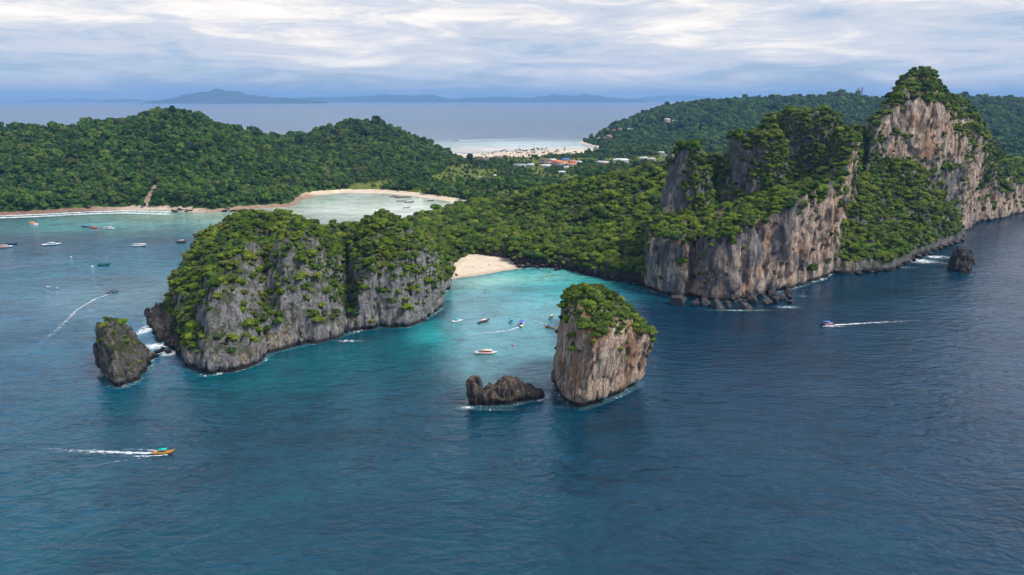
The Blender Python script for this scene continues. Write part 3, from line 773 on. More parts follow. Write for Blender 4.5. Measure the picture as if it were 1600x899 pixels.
# far blue islands on the horizon
M_ISLE = paint('far_forest', (0.03, 0.06, 0.05), 0.95, 0.05, 0.2, 0.002)
def far_island(prof, Y, depth, seed):
    pts = [Q(px, py, Y) for px, py in prof]
    xs = np.linspace(pts[0][0], pts[-1][0], 160); h = np.interp(xs, [p[0] for p in pts], [p[2] for p in pts])
    h = np.maximum(h + fbm(xs / 300, 0 * xs, 0 * xs, 4, seed, 0.65) * 0.24 * h, -2)
    v = np.linspace(-1, 1, 15)
    X = np.repeat(xs[:, None], 15, 1); Yy = Y + depth * v[None, :] + 0 * X
    Z = h[:, None] * (1 - v[None, :] ** 2) * (1 + 0.15 * fbm(X / 700, Yy / 700, 0 * X, 3, seed + 2)) - 1.0
    n, m_ = X.shape; I = np.arange(n * m_).reshape(n, m_)
    Fq = np.stack([I[:-1, :-1], I[1:, :-1], I[1:, 1:], I[:-1, 1:]], -1).reshape(-1, 4)
    link('distant_island', np_mesh('distant_island', np.stack([X, Yy, Z], -1).reshape(-1, 3), Fq, M_ISLE), kind='structure')
far_island([(242, 160), (270, 154), (300, 148), (318, 145), (330, 141.5), (340, 140), (352, 143), (372, 145), (385, 147.5), (410, 150), (440, 153), (470, 156), (500, 159)], 26000, 1500, 1)
far_island([(440, 158), (470, 153), (520, 152), (560, 151), (600, 148), (620, 149), (650, 148), (665, 147), (690, 152), (700, 154), (720, 158)], 36000, 1500, 2)
far_island([(690, 157), (740, 152), (780, 152), (830, 153), (870, 148), (890, 150), (920, 147), (945, 151), (975, 155), (1000, 157)], 36000, 1500, 3)
far_island([(160, 158), (185, 155), (205, 155), (225, 157), (240, 156), (250, 158)], 40000, 1500, 4)
far_island([(40, 158), (85, 155), (100, 156), (130, 155), (160, 157)], 48000, 1500, 5)
far_island([(950, 157), (1020, 151), (1060, 148), (1100, 151), (1150, 154), (1210, 157)], 50000, 1500, 6)

# ---------------------------------------------------------------- sea
SEA_NEAR_SHORES = [A_water, B_poly, D_poly, S_poly, R_poly] + [q['poly'] for q in E] + [G[0]['poly'], C1['poly'], C4['poly']]
def build_sea():
    def grow(a, b, n, sgn): 
        g = (b / a) ** (np.arange(1, n + 1) / n); return a * g * sgn
    xs = np.concatenate([grow(1500, 70000, 22, -1)[::-1], np.arange(-1500, -480, 15), np.arange(-480, 620, 2.4), np.arange(620, 1500, 15), grow(1500, 70000, 22, 1)])
    ys = np.concatenate([grow(300, 3000, 8, -1)[::-1], np.arange(-300, 280, 10), np.arange(280, 760, 2.2), np.arange(760, 1260, 6), np.arange(1260, 3000, 30), grow(3000, 60000, 24, 1)])
    X, Y = np.meshgrid(xs, ys, indexing='ij')
    deep = np.array((0.0, 0.026, 0.054))
    col = np.broadcast_to(deep, X.shape + (3,)).copy()
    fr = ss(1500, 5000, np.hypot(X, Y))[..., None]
    col = col * (1 - fr) + np.array((0.020, 0.070, 0.150)) * fr  # bluer with distance: horizon sky reflection and haze put into the sea colour
    wob = fbm(X / 45, Y / 45, 0 * X, 4, 91)
    def blob(px, py, rx, ry, c, k, wb=0.35, rot=0):
        nonlocal col
        cx, cy = P(px, py)
        dx, dy = X - cx, Y - cy
        ca, sa = math.cos(rot), math.sin(rot)
        u, v = (dx * ca + dy * sa) / rx, (-dx * sa + dy * ca) / ry
        w = k * np.exp(-(np.maximum(0, np.sqrt(u * u + v * v) + wob * wb)) ** 2.4)
        col = col * (1 - w[..., None]) + np.array(c) * w[..., None]
    # bottom right: greyer, deeper
    blob(1300, 760, 240, 170, (0.002, 0.022, 0.046), 0.75)
    blob(900, 850, 200, 90, (0.0, 0.026, 0.050), 0.6)
    blob(150, 760, 200, 130, (0.0, 0.060, 0.092), 0.9)
    blob(600, 800, 160, 90, (0.0, 0.038, 0.060), 0.7)
    blob(430, 640, 110, 60, (0.0, 0.036, 0.050), 0.8)
    # teal shelf right round the left headland
    blob(400, 600, 60, 28, (0.0, 0.085, 0.095), 0.6, rot=0.35)
    blob(560, 545, 75, 30, (0.0, 0.105, 0.115), 0.7, rot=0.35)
    blob(660, 560, 60, 50, (0.002, 0.075, 0.082), 0.5)
    blob(690, 520, 22, 34, (0.008, 0.25, 0.25), 0.8)
    # the bay: shallow milky sand floor closed off by a deep outer edge
    bay = poly_sdf(PP((697, 450), (806, 418), (900, 424), (950, 440), (955, 462), (905, 480), (872, 505), (866, 560), (868, 596), (820, 602), (755, 606), (722, 585), (706, 545), (700, 505)), X, Y)
    wb_ = 1 - ss(-9, 11, bay + wob * 10)
    g = ss(440, 640, Y)[..., None]
    bc = np.array((0.075, 0.235, 0.245)) * (1 - g) + np.array((0.075, 0.33, 0.315)) * g
    col = col * (1 - wb_[..., None]) + bc * wb_[..., None]
    blob(900, 455, 55, 30, (0.004, 0.24, 0.27), 0.8)
    blob(860, 437, 62, 20, (0.05, 0.40, 0.36), 0.9, 0.3, rot=-0.25)
    blob(760, 440, 66, 17, (0.22, 0.46, 0.38), 0.85, 0.3, rot=0.3)
    blob(745, 452, 40, 9, (0.09, 0.28, 0.23), 0.5, 0.6)
    blob(706, 530, 7, 40, (0.004, 0.16, 0.16), 0.8, 0.5)
    # left bay
    blob(60, 500, 190, 190, (0.0, 0.082, 0.145), 0.85)
    blob(60, 350, 190, 60, (0.000, 0.085, 0.11), 0.85)
    blob(240, 350, 210, 70, (0.05, 0.27, 0.24), 0.9)
    blob(310, 338, 130, 45, (0.20, 0.38, 0.29), 0.9)
    blob(160, 335, 200, 26, (0.08, 0.24, 0.19), 0.6)
    blob(190, 420, 210, 130, (0.002, 0.125, 0.195), 0.85)
    blob(250, 455, 90, 60, (0.14, 0.22, 0.23), 0.6)
    # lagoon
    blob(600, 322, 230, 150, (0.52, 0.58, 0.47), 1.0, 0.1)
    blob(480, 312, 120, 70, (0.34, 0.50, 0.40), 0.6)
    blob(720, 322, 40, 90, (0.38, 0.50, 0.33), 0.5, 0.5)
    blob(680, 340, 60, 60, (0.60, 0.62, 0.55), 0.6)
    # shallows beyond the isthmus
    blob(820, 226, 330, 250, (0.42, 0.56, 0.50), 0.95, 0.15)
    blob(870, 232, 300, 100, (0.72, 0.66, 0.50), 0.9, 0.2)
    blob(740, 235, 160, 120, (0.72, 0.62, 0.48), 0.8, 0.2)
    m = (Y > 3400)
    foam = np.zeros(X.shape)
    nearm = (Y > 270) & (Y < 1000) & (np.abs(X) < 760)
    xn, yn = X[nearm], Y[nearm]
    fo = np.zeros(xn.shape)
    for q in SEA_NEAR_SHORES:
        ds = poly_sdf(q, xn, yn)
        fo = np.maximum(fo, (0.56 + 0.16 * fbm(xn / 14, yn / 14, 0 * xn, 2, 33)) * np.exp(-(np.maximum(ds - 0.5, 0) / 2.4) ** 2))
    def fb(px, py, rx, ry, k):
        cx, cy = P(px, py)
        return k * np.exp(-(((xn - cx) / rx) ** 2 + ((yn - cy) / ry) ** 2))
    for a in ((228, 515, 9, 26, 0.80), (240, 542, 16, 14, 0.80), (268, 552, 20, 9, 0.82), (238, 490, 14, 8, 0.66), (1440, 408, 28, 18, 0.80), (1465, 402, 22, 14, 0.74), (1418, 418, 20, 6, 0.6), (1500, 383, 14, 5, 0.6),
              (1478, 412, 10, 8, 0.7), (730, 637, 8, 4, 0.8), (770, 640, 22, 2.5, 0.65), (840, 622, 8, 5, 0.75), (880, 636, 10, 4, 0.5), (1160, 485, 40, 4, 0.7), (1230, 480, 16, 6, 0.7), (1255, 463, 8, 6, 0.6),
              (545, 533, 14, 4, 0.75), (655, 508, 6, 3, 0.6), (700, 450, 5, 12, 0.6), (190, 606, 14, 2.5, 0.6), (840, 420, 26, 4, 0.7), (885, 425, 20, 4, 0.6), (910, 437, 14, 6, 0.3)):
        fo = np.maximum(fo, fb(*a))
    foam[nearm] = fo
    d_l = line_dist([(-1000, 900)] + PP((0, 339), (60, 337), (130, 333), (200, 331), (290, 334)), X, Y)
    foam = np.maximum(foam, 0.9 * np.exp(-((d_l - 9) / 9.0) ** 2) * ss(P(330, 333)[0], P(250, 333)[0], X) * (Y < 1000))
    d_bk = line_dist(PP((704, 438), (722, 435), (745, 432), (780, 426), (806, 421)), X, Y)
    foam = np.maximum(foam, 0.55 * np.exp(-(d_bk / 2.0) ** 2))
    nx, ny = X.shape; I = np.arange(nx * ny).reshape(nx, ny)
    Fq = np.stack([I[:-1, :-1], I[1:, :-1], I[1:, 1:], I[:-1, 1:]], -1).reshape(-1, 4)
    V = np.stack([X, Y, 0 * X], -1).reshape(-1, 3)
    rgba = np.concatenate([col, np.ones(X.shape + (1,))], -1).reshape(-1, 4)
    far = np.clip(np.hypot(X, Y) / 4000.0, 0, 1)
    calm = np.zeros(X.shape)
    cx, cy = P(620, 320)
    calm = np.exp(-(((X - cx) / 260) ** 2 + ((Y - cy) / 180) ** 2) ** 2)
    cx, cy = P(790, 530)
    calm = np.maximum(calm, 0.6 * np.exp(-(((X - cx) / 60) ** 2 + ((Y - cy) / 100) ** 2)))
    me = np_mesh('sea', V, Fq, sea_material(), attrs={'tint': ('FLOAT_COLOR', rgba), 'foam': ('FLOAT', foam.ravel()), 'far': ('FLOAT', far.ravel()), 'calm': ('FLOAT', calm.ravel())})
    return link('sea', me, kind='structure')

def foam_mask(t, pos, amount):
    f1 = noise_n(t, mapping(t, pos, (0.22, 0.16, 0.3)), 1.0, 8, 0.75, 1.4)
    f2 = noise_n(t, mapping(t, pos, (1.6, 1.0, 1.6)), 1.0, 4, 0.6, 0.5)
    v = math_n(t, 'ADD', math_n(t, 'MULTIPLY', f1, 0.7), math_n(t, 'MULTIPLY', f2, 0.3))
    v = math_n(t, 'ADD', math_n(t, 'MULTIPLY', math_n(t, 'SUBTRACT', v, 0.5), 2.2), math_n(t, 'SUBTRACT', amount, 0.5))
    return v
def sea_material():
    m, t, b = new_mat('sea_water')
    geo = N(t, 'ShaderNodeNewGeometry'); pos = geo.outputs['Position']
    tint = N(t, 'ShaderNodeAttribute'); tint.attribute_name = 'tint'
    foam = N(t, 'ShaderNodeAttribute'); foam.attribute_name = 'foam'
    far = N(t, 'ShaderNodeAttribute'); far.attribute_name = 'far'
    calm = N(t, 'ShaderNodeAttribute'); calm.attribute_name = 'calm'
    big = noise_n(t, mapping(t, pos, (0.010, 0.016, 0.01)), 1.0, 6, 0.65, 0.6)
    reef = noise_n(t, mapping(t, pos, (0.035, 0.05, 0.05)), 1.0, 8, 0.72, 0.8)
    c = mixc(t, 1.0, tint.outputs['Color'], ramp(t, big, [(0.3, 0.68), (0.7, 1.28)]), 'MULTIPLY')
    c = mixc(t, 1.0, c, ramp(t, reef, [(0.36, 0.70), (0.50, 1.02), (0.66, 1.15)]), 'MULTIPLY')
    cor = noise_n(t, mapping(t, pos, (0.13, 0.17, 0.1), loc=(5, 2, 0)), 1.0, 6, 0.7, 1.0)
    c = mixc(t, 1.0, c, ramp(t, cor, [(0.36, 0.80), (0.52, 1.03), (0.7, 1.08)]), 'MULTIPLY')
    fm = foam_mask(t, pos, foam.outputs['Fac'])
    fm = ramp(t, fm, [(0.16, 0.0), (0.34, 1.0)])
    milky = ramp(t, foam.outputs['Fac'], [(0.35, 0.0), (1.0, 0.35)])
    c = mixc(t, milky, c, (0.30, 0.50, 0.50))
    c = mixc(t, fm, c, (0.80, 0.82, 0.84))
    t.links.new(c, b.inputs['Base Color'])
    r = math_n(t, 'ADD', math_n(t, 'MULTIPLY', fm, 0.6), math_n(t, 'ADD', math_n(t, 'MULTIPLY', far.outputs['Fac'], 0.22), 0.06))
    t.links.new(r, b.inputs['Roughness'])
    b.inputs['IOR'].default_value = 1.36; b.inputs['Specular IOR Level'].default_value = 0.75
    # swell, wind waves and ripples
    sw = noise_n(t, mapping(t, pos, (0.070, 0.150, 0.1), rot=(0, 0, R(6))), 1.0, 2, 0.5, 0.9)
    sw2 = noise_n(t, mapping(t, pos, (0.06, 0.20, 0.1), rot=(0, 0, R(-24))), 1.0, 2, 0.5, 0.3)
    ch = noise_n(t, mapping(t, pos, (0.24, 0.36, 0.3), rot=(0, 0, R(12))), 1.0, 4, 0.60, 0.4)
    rp = noise_n(t, mapping(t, pos, (1.3, 1.9, 1.3)), 1.0, 3, 0.6)
    patch = ramp(t, noise_n(t, mapping(t, pos, (0.006, 0.011, 0.006)), 1.0, 3, 0.6, 0.5), [(0.3, 0.45), (0.7, 1.25)])
    h = math_n(t, 'ADD', math_n(t, 'MULTIPLY', sw, 1.25), math_n(t, 'ADD', math_n(t, 'MULTIPLY', sw2, 0.5), math_n(t, 'ADD', math_n(t, 'MULTIPLY', ch, 0.62), math_n(t, 'MULTIPLY', rp, 0.10))))
    h = math_n(t, 'MULTIPLY', h, patch)
    damp = math_n(t, 'MULTIPLY', math_n(t, 'SUBTRACT', 1.0, math_n(t, 'MULTIPLY', calm.outputs['Fac'], 0.75)), math_n(t, 'SUBTRACT', 1.0, math_n(t, 'MULTIPLY', far.outputs['Fac'], 0.75)))
    h = math_n(t, 'MULTIPLY', h, damp)
    bp = N(t, 'ShaderNodeBump', i_Strength=1.0, i_Distance=0.9)
    t.links.new(h, bp.inputs['Height']); t.links.new(bp.outputs[0], b.inputs['Normal'])
    return m
build_sea()

# ---------------------------------------------------------------- vegetation
cam_xy = np.array([0.0, 0.0, CAM_H])
def in_view(p, margin=60):
    f = p[:, 1] * CP - (p[:, 2] - CAM_H) * SP_
    u = 800 + FPX * p[:, 0] / np.maximum(f, 1)
    v = 449.5 - FPX * (p[:, 1] * SP_ + (p[:, 2] - CAM_H) * CP) / np.maximum(f, 1)
    return (f > 1) & (u > -margin) & (u < 1600 + margin) & (v > -margin) & (v < 899 + margin)

def veg_mask(c, n, cover, big=28, seed=5, steep=0.5, band=None):
    """chance that rock here carries plants: ledges and gentle slopes, broken up by noise"""
    a = fbm(c[:, 0] / big, c[:, 1] / big, c[:, 2] / (big * 0.7), 3, seed)
    b = fbm(c[:, 0] / 7, c[:, 1] / 7, c[:, 2] / 6, 2, seed + 4)
    s = (n[:, 2] - steep) * 1.9 + a * 1.3 + b * 0.8 + cover
    return ss(-0.1, 0.25, s) * (c[:, 2] > 3.5) * (n[:, 2] > -0.35)

individual = []      # (group key, position, scale vector, rotation)
def plant_points(V, Fq, cover_fn, dens_top, dens_face, size_top, size_face, seed, steep=0.5, zmin=5.0, sink=0.25):
    def dens(c, n):
        m = veg_mask(c, n, cover_fn(c, n), seed=seed, steep=steep) * (c[:, 2] > zmin)
        return m * np.where(n[:, 2] > 0.45, dens_top, dens_face)
    p, n = sample_mesh(V, Fq, dens)
    top = n[:, 2] > 0.45
    s = np.where(top, rng.uniform(*size_top, len(p)), rng.uniform(*size_face, len(p)))
    big = fbm(p[:, 0] / 14, p[:, 1] / 14, p[:, 2] / 14, 2, seed + 77)
    s = s * (1 + 0.35 * big) * np.exp(rng.normal(0, 0.22, len(p)))
    hz = s * rng.uniform(0.75, 1.1, len(p)) * np.where(top, 1.0, 0.85)
    rot = np.stack([rng.uniform(-.12, .12, len(p)) - n[:, 1] * 0.35 * ~top, rng.uniform(-.12, .12, len(p)) + n[:, 0] * 0.35 * ~top, rng.uniform(0, 6.28, len(p))], 1)
    q = p + n * (s * 0.12)[:, None]; q[:, 2] -= s * sink
    return q, np.stack([s, s, hz], 1), rot

veg = {}
veg['karst'] = plant_points(A_V, A_F, lambda c, n: 0.22 + 0.95 * ss(455, 510, c[:, 1] + 0.3 * np.abs(c[:, 0] + 200)) + blobs(c, [(*Q(335, 540, 380), 13, 20, 12, 1.3), (*Q(600, 430, 490), 34, 30, 18, 0.5), (*Q(672, 430, 510), 16, 30, 26, -0.6), (*Q(480, 470, 440), 24, 24, 13, 0.9), (*Q(410, 500, 410), 9, 20, 24, 0.9), (*Q(543, 480, 470), 9, 20, 22, 0.7),
            (*Q(265, 450, 470), 38, 70, 45, 1.9), (*Q(300, 400, 480), 40, 70, 30, 0.8), (*Q(275, 520, 420), 26, 60, 20, 1.6), (*Q(380, 420, 440), 12, 20, 14, -0.7), (*Q(490, 400, 460), 12, 14, 10, -0.8), (*Q(330, 450, 420), 14, 20, 14, -0.4)]) - 0.9 * (1 - ss(8, 20, c[:, 2])), 0.120, 0.105, (1.6, 3.2), (0.9, 2.0), 7, steep=0.62)
veg['stack'] = plant_points(B_V, B_F, lambda c, n: 0.05 + 2.3 * ss(0.25, 0.5, n[:, 2]) * (c[:, 2] > 18) + blobs(c, [(*Q(985, 598, 350), 8, 8, 4, 2.0), (*Q(1018, 538, 354), 10, 14, 9, 2.4), (*Q(935, 520, 333), 8, 10, 9, 1.9), (*Q(905, 500, 328), 7, 8, 5, 1.6), (*Q(868, 470, 345), 8, 14, 7, 1.6)]) - 1.2 * (1 - ss(12, 26, c[:, 2])), 0.19, 0.18, (1.4, 2.9), (0.9, 1.9), 17, zmin=4)
veg['lean'] = plant_points(D_V, D_F, lambda c, n: -1.1 + blobs(c, [(*Q(178, 503, 354), 9, 9, 5, 3.0), (*Q(175, 518, 350), 6, 6, 4, 1.6), (*Q(205, 545, 355), 3, 5, 4, 2.0), (*Q(195, 530, 352), 3, 5, 3, 1.6)]), 0.14, 0.12, (1.3, 2.3), (0.8, 1.5), 27)
veg['dot'] = plant_points(G_V, G_F, lambda c, n: -1.6 + blobs(c, [(*Q(1517, 400, 614), 4, 5, 4, 3.5)]), 0.2, 0.2, (1.3, 2.0), (1.0, 1.6), 28)
veg['cliff'] = plant_points(K_V, K_F, lambda c, n: 0.12 + blobs(c, [(*Q(1092, 290, 600), 24, 40, 45, 1.9), (*Q(1210, 250, 635), 32, 50, 50, 1.7), (*Q(1262, 210, 745), 60, 50, 60, 3.2), (*Q(1120, 300, 680), 16, 40, 60, 1.5), (*Q(1050, 300, 596), 9, 22, 26, -2.6), (*Q(1150, 250, 640), 13, 24, 22, -1.6), (*Q(1330, 230, 690), 26, 60, 30, 0.4),
            (*Q(1400, 350, 690), 110, 70, 55, 1.8), (*Q(1440, 120, 800), 60, 60, 22, 1.0), (*Q(1440, 185, 775), 55, 50, 20, -1.3), (*Q(1560, 240, 890), 90, 70, 40, 0.7), (*Q(1180, 400, 550), 130, 40, 26, -0.8),
            (*Q(1270, 360, 590), 50, 40, 30, -0.9), (*Q(1060, 370, 560), 16, 20, 14, 0.7), (*Q(1178, 455, 550), 5, 14, 10, 1.3), (*Q(1520, 310, 850), 50, 60, 30, -0.7), (*Q(1150, 240, 640), 14, 16, 22, -1.0), (*Q(1330, 290, 640), 22, 40, 40, -0.6), (*Q(1340, 420, 640), 90, 60, 22, 1.0)]) - 1.4 * (1 - ss(7, 13, c[:, 2])),
            0.075, 0.095, (2.2, 4.4), (1.6, 3.2), 37, steep=0.45, zmin=7)
veg['ridge'] = plant_points(R_V, R_F, lambda c, n: 1.6 - 2.2 * (1 - ss(3.5, 6.5, c[:, 2])), 0.045, 0.06, (2.6, 5.2), (2.2, 3.6), 47, steep=0.3, zmin=3.5, sink=0.1)
for k in veg:
    q, s, r = veg[k]; v = in_view(q, 500); veg[k] = (q[v], s[v], r[v])

def land_dens(c, n):
    i = (L_dmap(c) > 0)
    far = np.hypot(c[:, 0], c[:, 1])
    thin = np.where((c[:, 2] < 8) & (c[:, 1] > 1020) & (c[:, 1] < 2300) & (c[:, 0] > -420), 1 - 0.85 * ss(-0.05, 0.2, fbm(c[:, 0] / 60, c[:, 1] / 110, 0 * c[:, 0], 3, 66)), 1.0)
    return i * thin * np.where(far < 1450, 0.036, np.where(far < 2200, 0.021, 0.011))
def L_dmap(c):
    d = -poly_sdf(L_poly, c[:, 0], c[:, 1]) + fbm(c[:, 0] / 60, c[:, 1] / 60, 0 * c[:, 0], 3, 5) * 5
    d_b = line_dist(PP((500, 305), (600, 302), (700, 315), (752, 327)), c[:, 0], c[:, 1])
    d_s = line_dist(PP((718, 241), (760, 239), (800, 237), (850, 235), (880, 234), (935, 233)), c[:, 0], c[:, 1])
    d_l = line_dist([(-1000, 915)] + PP((0, 337), (130, 330), (300, 331)), c[:, 0], c[:, 1])
    bw = 4 + 16 * np.exp(-(d_b / 60) ** 2) + 330 * np.exp(-(d_s / 330) ** 2) * (1 - ss(P(890, 233)[0], P(940, 233)[0], c[:, 0])) + 3 * np.exp(-(d_l / 70) ** 2)
    ok = d - bw - 2
    scar = line_dist([Q(243, 285, 1040)[:2], Q(236, 305, 1000)[:2], P(233, 326)], c[:, 0], c[:, 1]) < 6
    ok = np.where(scar, -1, ok)
    for px, py, rx, ry in ((757, 285, 26, 40), (810, 283, 30, 45), (600, 291, 60, 22), (560, 293, 40, 16), (650, 291, 30, 16)):
        cx, cy = P(px, py, 4.0)
        h = np.hypot((c[:, 0] - cx) / rx, (c[:, 1] - cy) / ry)
        ok = np.where((h < 1.0) & (rng.random(len(c)) < 0.93), -1, ok)
    for bx, by, br in CLEAR:
        ok = np.where(np.hypot(c[:, 0] - bx, (c[:, 1] - by - br * 0.0) ) < br, -1, ok)
    return ok

# buildings: (px, py, ground z, width m, depth m, height m, roof colour, wall colour, turn, label)
BLD = []
def B_(px, py, w, d, h, roof, wall, turn, label, Y=None): BLD.append((px, py, w, d, h, roof, wall, turn, label, Y))
B_(756, 279, 26, 12, 6, 'pinkroof', 'white', 0.1, 'long pale pink roofed house beside the yellow field')
B_(773, 278, 7, 8, 9, 'white', 'white', 0.0, 'narrow white house right of the pale pink roofed one')
B_(748, 247, 30, 14, 6, 'brownroof', 'cream', 0.15, 'brown roofed beach house at the left end of the palms')
B_(758, 249, 24, 12, 6, 'brownroof', 'cream', -0.1, 'second brown roofed beach house, just right of the first')
B_(780, 246, 40, 16, 7, 'pinkroof', 'cream', 0.05, 'long cream beach building behind the leftmost palms')
B_(793, 246, 26, 14, 7, 'pinkroof', 'cream', 0.0, 'cream beach building with hip roof right of the long one')
B_(812, 259, 40, 12, 6, 'greyroof', 'white', -0.12, 'grey roofed building with white walls standing alone in the trees')
B_(829, 258, 22, 10, 5, 'white', 'white', 0.35, 'small white building tilted in the trees left of the village')
B_(852, 254, 36, 20, 11, 'brownroof', 'pink', 0.05, 'brown roofed pink block at the left edge of the village')
B_(853, 260, 30, 14, 6, 'white', 'white', -0.05, 'white building in front of the brown roofed block')
B_(862, 252, 30, 14, 8, 'white', 'cream', 0.05, 'flat white roofed building behind the village')
B_(871, 256, 30, 22, 10, 'orange', 'pink', 0.2, 'orange roofed house on the left of the orange pair')
B_(878, 258, 34, 20, 10, 'orange', 'white', -0.2, 'widest orange roofed house in the middle of the village')
B_(892, 259, 34, 16, 8, 'orange', 'cream', -0.1, 'orange roofed house at the right end of the village')
B_(884, 253, 22, 18, 11, 'blueroof', 'white', 0.1, 'blue roofed house in the village')
B_(894, 254, 26, 14, 8, 'orange', 'pink', -0.25, 'pale orange roofed house right of the blue roof')
B_(888, 263, 26, 14, 6, 'white', 'white', 0.1, 'white roofed house at the front of the village')
B_(878, 270, 18, 12, 5, 'white', 'cream', 0.1, 'small white house alone in front of the village')
B_(905, 256, 16, 12, 9, 'white', 'white', 0.0, 'narrow white house at the right edge of the village')
B_(941, 255, 38, 13, 7, 'white', 'pink', -0.5, 'white roofed shed lying askew left of the long white building')
B_(970, 254, 50, 20, 11, 'white', 'white', -0.05, 'largest long white building with a row of windows')
B_(1006, 249, 26, 14, 8, 'white', 'white', 0.05, 'bright white building right of the longest one')
B_(1019, 250, 20, 12, 7, 'white', 'cream', 0.1, 'cream walled building at the foot of the cliff tower')
B_(1012, 239, 26, 14, 8, 'blueroof', 'white', 0.1, 'blue and white building in the trees below the far hill')
B_(1033, 244, 22, 12, 7, 'white', 'white', 0.0, 'small white house left of the narrow rock tower')
B_(1041, 246, 14, 12, 7, 'greyroof', 'white', 0.1, 'grey roofed house touching the narrow rock tower')
for a in ((1042, 198, 28, 18, 20, 'white', 'pink', 0.1, 'white roofed pink house high on the far hill', 2760), (1054, 197, 24, 14, 9, 'white', 'white', -0.1, 'low white house right of the pink house on the far hill', 2760),
          (936, 221, 22, 14, 10, 'pinkroof', 'pink', 0.1, 'lowest of the pink villas on the far hill', 2600), (944, 219, 22, 14, 11, 'brownroof', 'pink', -0.1, 'middle pink villa on the far hill', 2620), (952, 217, 26, 14, 12, 'pinkroof', 'pink', 0.0, 'highest of three pink villas in a row on the far hill', 2640),
          (959, 208, 20, 14, 12, 'brownroof', 'pink', 0.1, 'left of two brown roofed villas up on the far hill', 2720), (969, 208, 24, 14, 12, 'brownroof', 'cream', 0.1, 'right of two brown roofed villas up on the far hill', 2720),
          (982, 210, 14, 10, 6, 'white', 'white', 0.0, 'tiny white cabin left of its twin on the far hill', 2720), (988, 209, 14, 10, 6, 'white', 'white', 0.3, 'tiny white cabin in the middle of the far hill', 2730)):
    B_(*a)
def land_z(x, y):
    d2 = (L_V[:, 0] - x) ** 2 + (L_V[:, 1] - y) ** 2
    return float(L_V[np.argmin(d2), 2])
BPOS = []
for (px, py, w, d, h, roof, wall, turn, label, Yf) in BLD:
    if Yf is None: x, y = P(px, py, 6.0)
    else: x, y, _ = Q(px, py, Yf)
    BPOS.append((x, y, land_z(x, y)))
CLEAR = []
for (x, y, z), b in zip(BPOS, BLD):
    CLEAR.append((x, y, max(b[2], b[3]) * 0.5 + 2))
    L_ = math.hypot(x, y)
    for k in (14, 26): CLEAR.append((x - x / L_ * k, y - y / L_ * k, b[2] * 0.5 + 2))

vis = in_view(L_V, 700)
Lf = L_F[vis[L_F].any(1)]
p, n = sample_mesh(L_V, Lf, land_dens)
dist = np.hypot(p[:, 0], p[:, 1])
s = rng.uniform(3.2, 6.4, len(p)) * np.where(dist < 1450, 1.0, np.where(dist < 2200, 1.2, 1.7)) * (1 + 0.3 * fbm(p[:, 0] / 30, p[:, 1] / 30, 0 * p[:, 0], 2, 4)) * np.exp(rng.normal(0, 0.30, len(p))) * 0.80
flatland = (p[:, 2] < 8) & (dist > 1250); s = s * np.where(flatland, 0.62, 1)
rot = np.stack([rng.uniform(-.1, .1, len(p)), rng.uniform(-.1, .1, len(p)), rng.uniform(0, 6.28, len(p))], 1)
p[:, 2] += 0.2 * s
scatter_object('far_forest', p, np.stack([s, s, s * rng.uniform(0.85, 1.45, len(p))], 1), rot, COL_FAR, len(CROWNS_FAR))
N_FAR = len(p)

# the nearest trees one by one, the rest as forest
order = {'stack': 80, 'lean': 14, 'karst': 190, 'dot': 1}
LBL = {'stack': ('leafy bright green tree in the dense crown on the tall sea stack', 'trees crowning the tall sea stack'),
       'lean': ('small yellow-green shrub tree clinging to the dark leaning rock', 'shrub trees on the leaning rock'),
       'karst': ('green tree rooted on the front cliffs of the left headland', 'trees on the front cliffs of the left headland'),
       'dot': ('tiny green shrub on top of the round black rock', None)}
protos = []
def tree_proto(i):
    root = empty('tree', (0, 0, 0))
    cr = link('crown', CROWNS_NEAR[i], root); tr = link('trunk', TRUNKS[i % 3], root)
    return root
trees_by_variant = {}
n_ind = 0
for key in ('stack', 'lean', 'dot', 'karst'):
    q, s, r = veg[key]
    d = np.linalg.norm(q - cam_xy, axis=1) / np.maximum(s[:, 0], 0.1)     # apparent size
    # facing the camera: prefer points that are not on the far side
    take = np.argsort(d)[:order[key]]
    for j in take:
        vi = int(rng.integers(0, len(CROWNS_NEAR)))
        if vi not in trees_by_variant:
            root = tree_proto(vi); trees_by_variant[vi] = root
        else:
            src = trees_by_variant[vi]; root = src.copy(); C.objects.link(root)
            for ch in src.children:
                c2 = ch.copy(); C.objects.link(c2); c2.parent = root
        root.location = q[j]; root.rotation_euler = r[j]; root.scale = s[j]
        lab, grp = LBL[key]
        sz = ('small', 'mid-sized', 'large')[int(np.clip((s[j][0] - 1.6) / 0.8, 0, 2))]
        fpx = 800 + FPX * q[j][0] / (q[j][1] * CP - (q[j][2] - CAM_H) * SP_)
        if key == 'karst':
            where = 'left bluff' if fpx < 415 else ('middle bluff' if fpx < 545 else 'right bluff')
            hgt = 'low on' if q[j][2] < 22 else ('halfway up' if q[j][2] < 42 else 'high on')
            lab = f'{sz} green tree {hgt} the {where} on the left headland'
        elif key == 'stack':
            where = 'left' if fpx < 915 else ('middle' if fpx < 965 else 'right')
            hgt = 'on the rock face' if q[j][2] < 32 else ('at the rim of the crown' if q[j][2] < 44 else 'on the summit')
            lab = f'{sz} bright green tree {hgt}, {where} of the tall sea stack'
        elif key == 'lean':
            lab = f'{sz} yellow-green shrub {"on the tip" if q[j][2] > 30 else "on the flank"} of the dark leaning rock'
        tag(root, lab, 'shrub' if key in ('lean', 'dot') else 'tree', grp)
        if grp is None and 'group' in root: del root['group']
        n_ind += 1
    keep = np.ones(len(q), bool); keep[take] = False
    veg[key] = (q[keep], s[keep], r[keep])
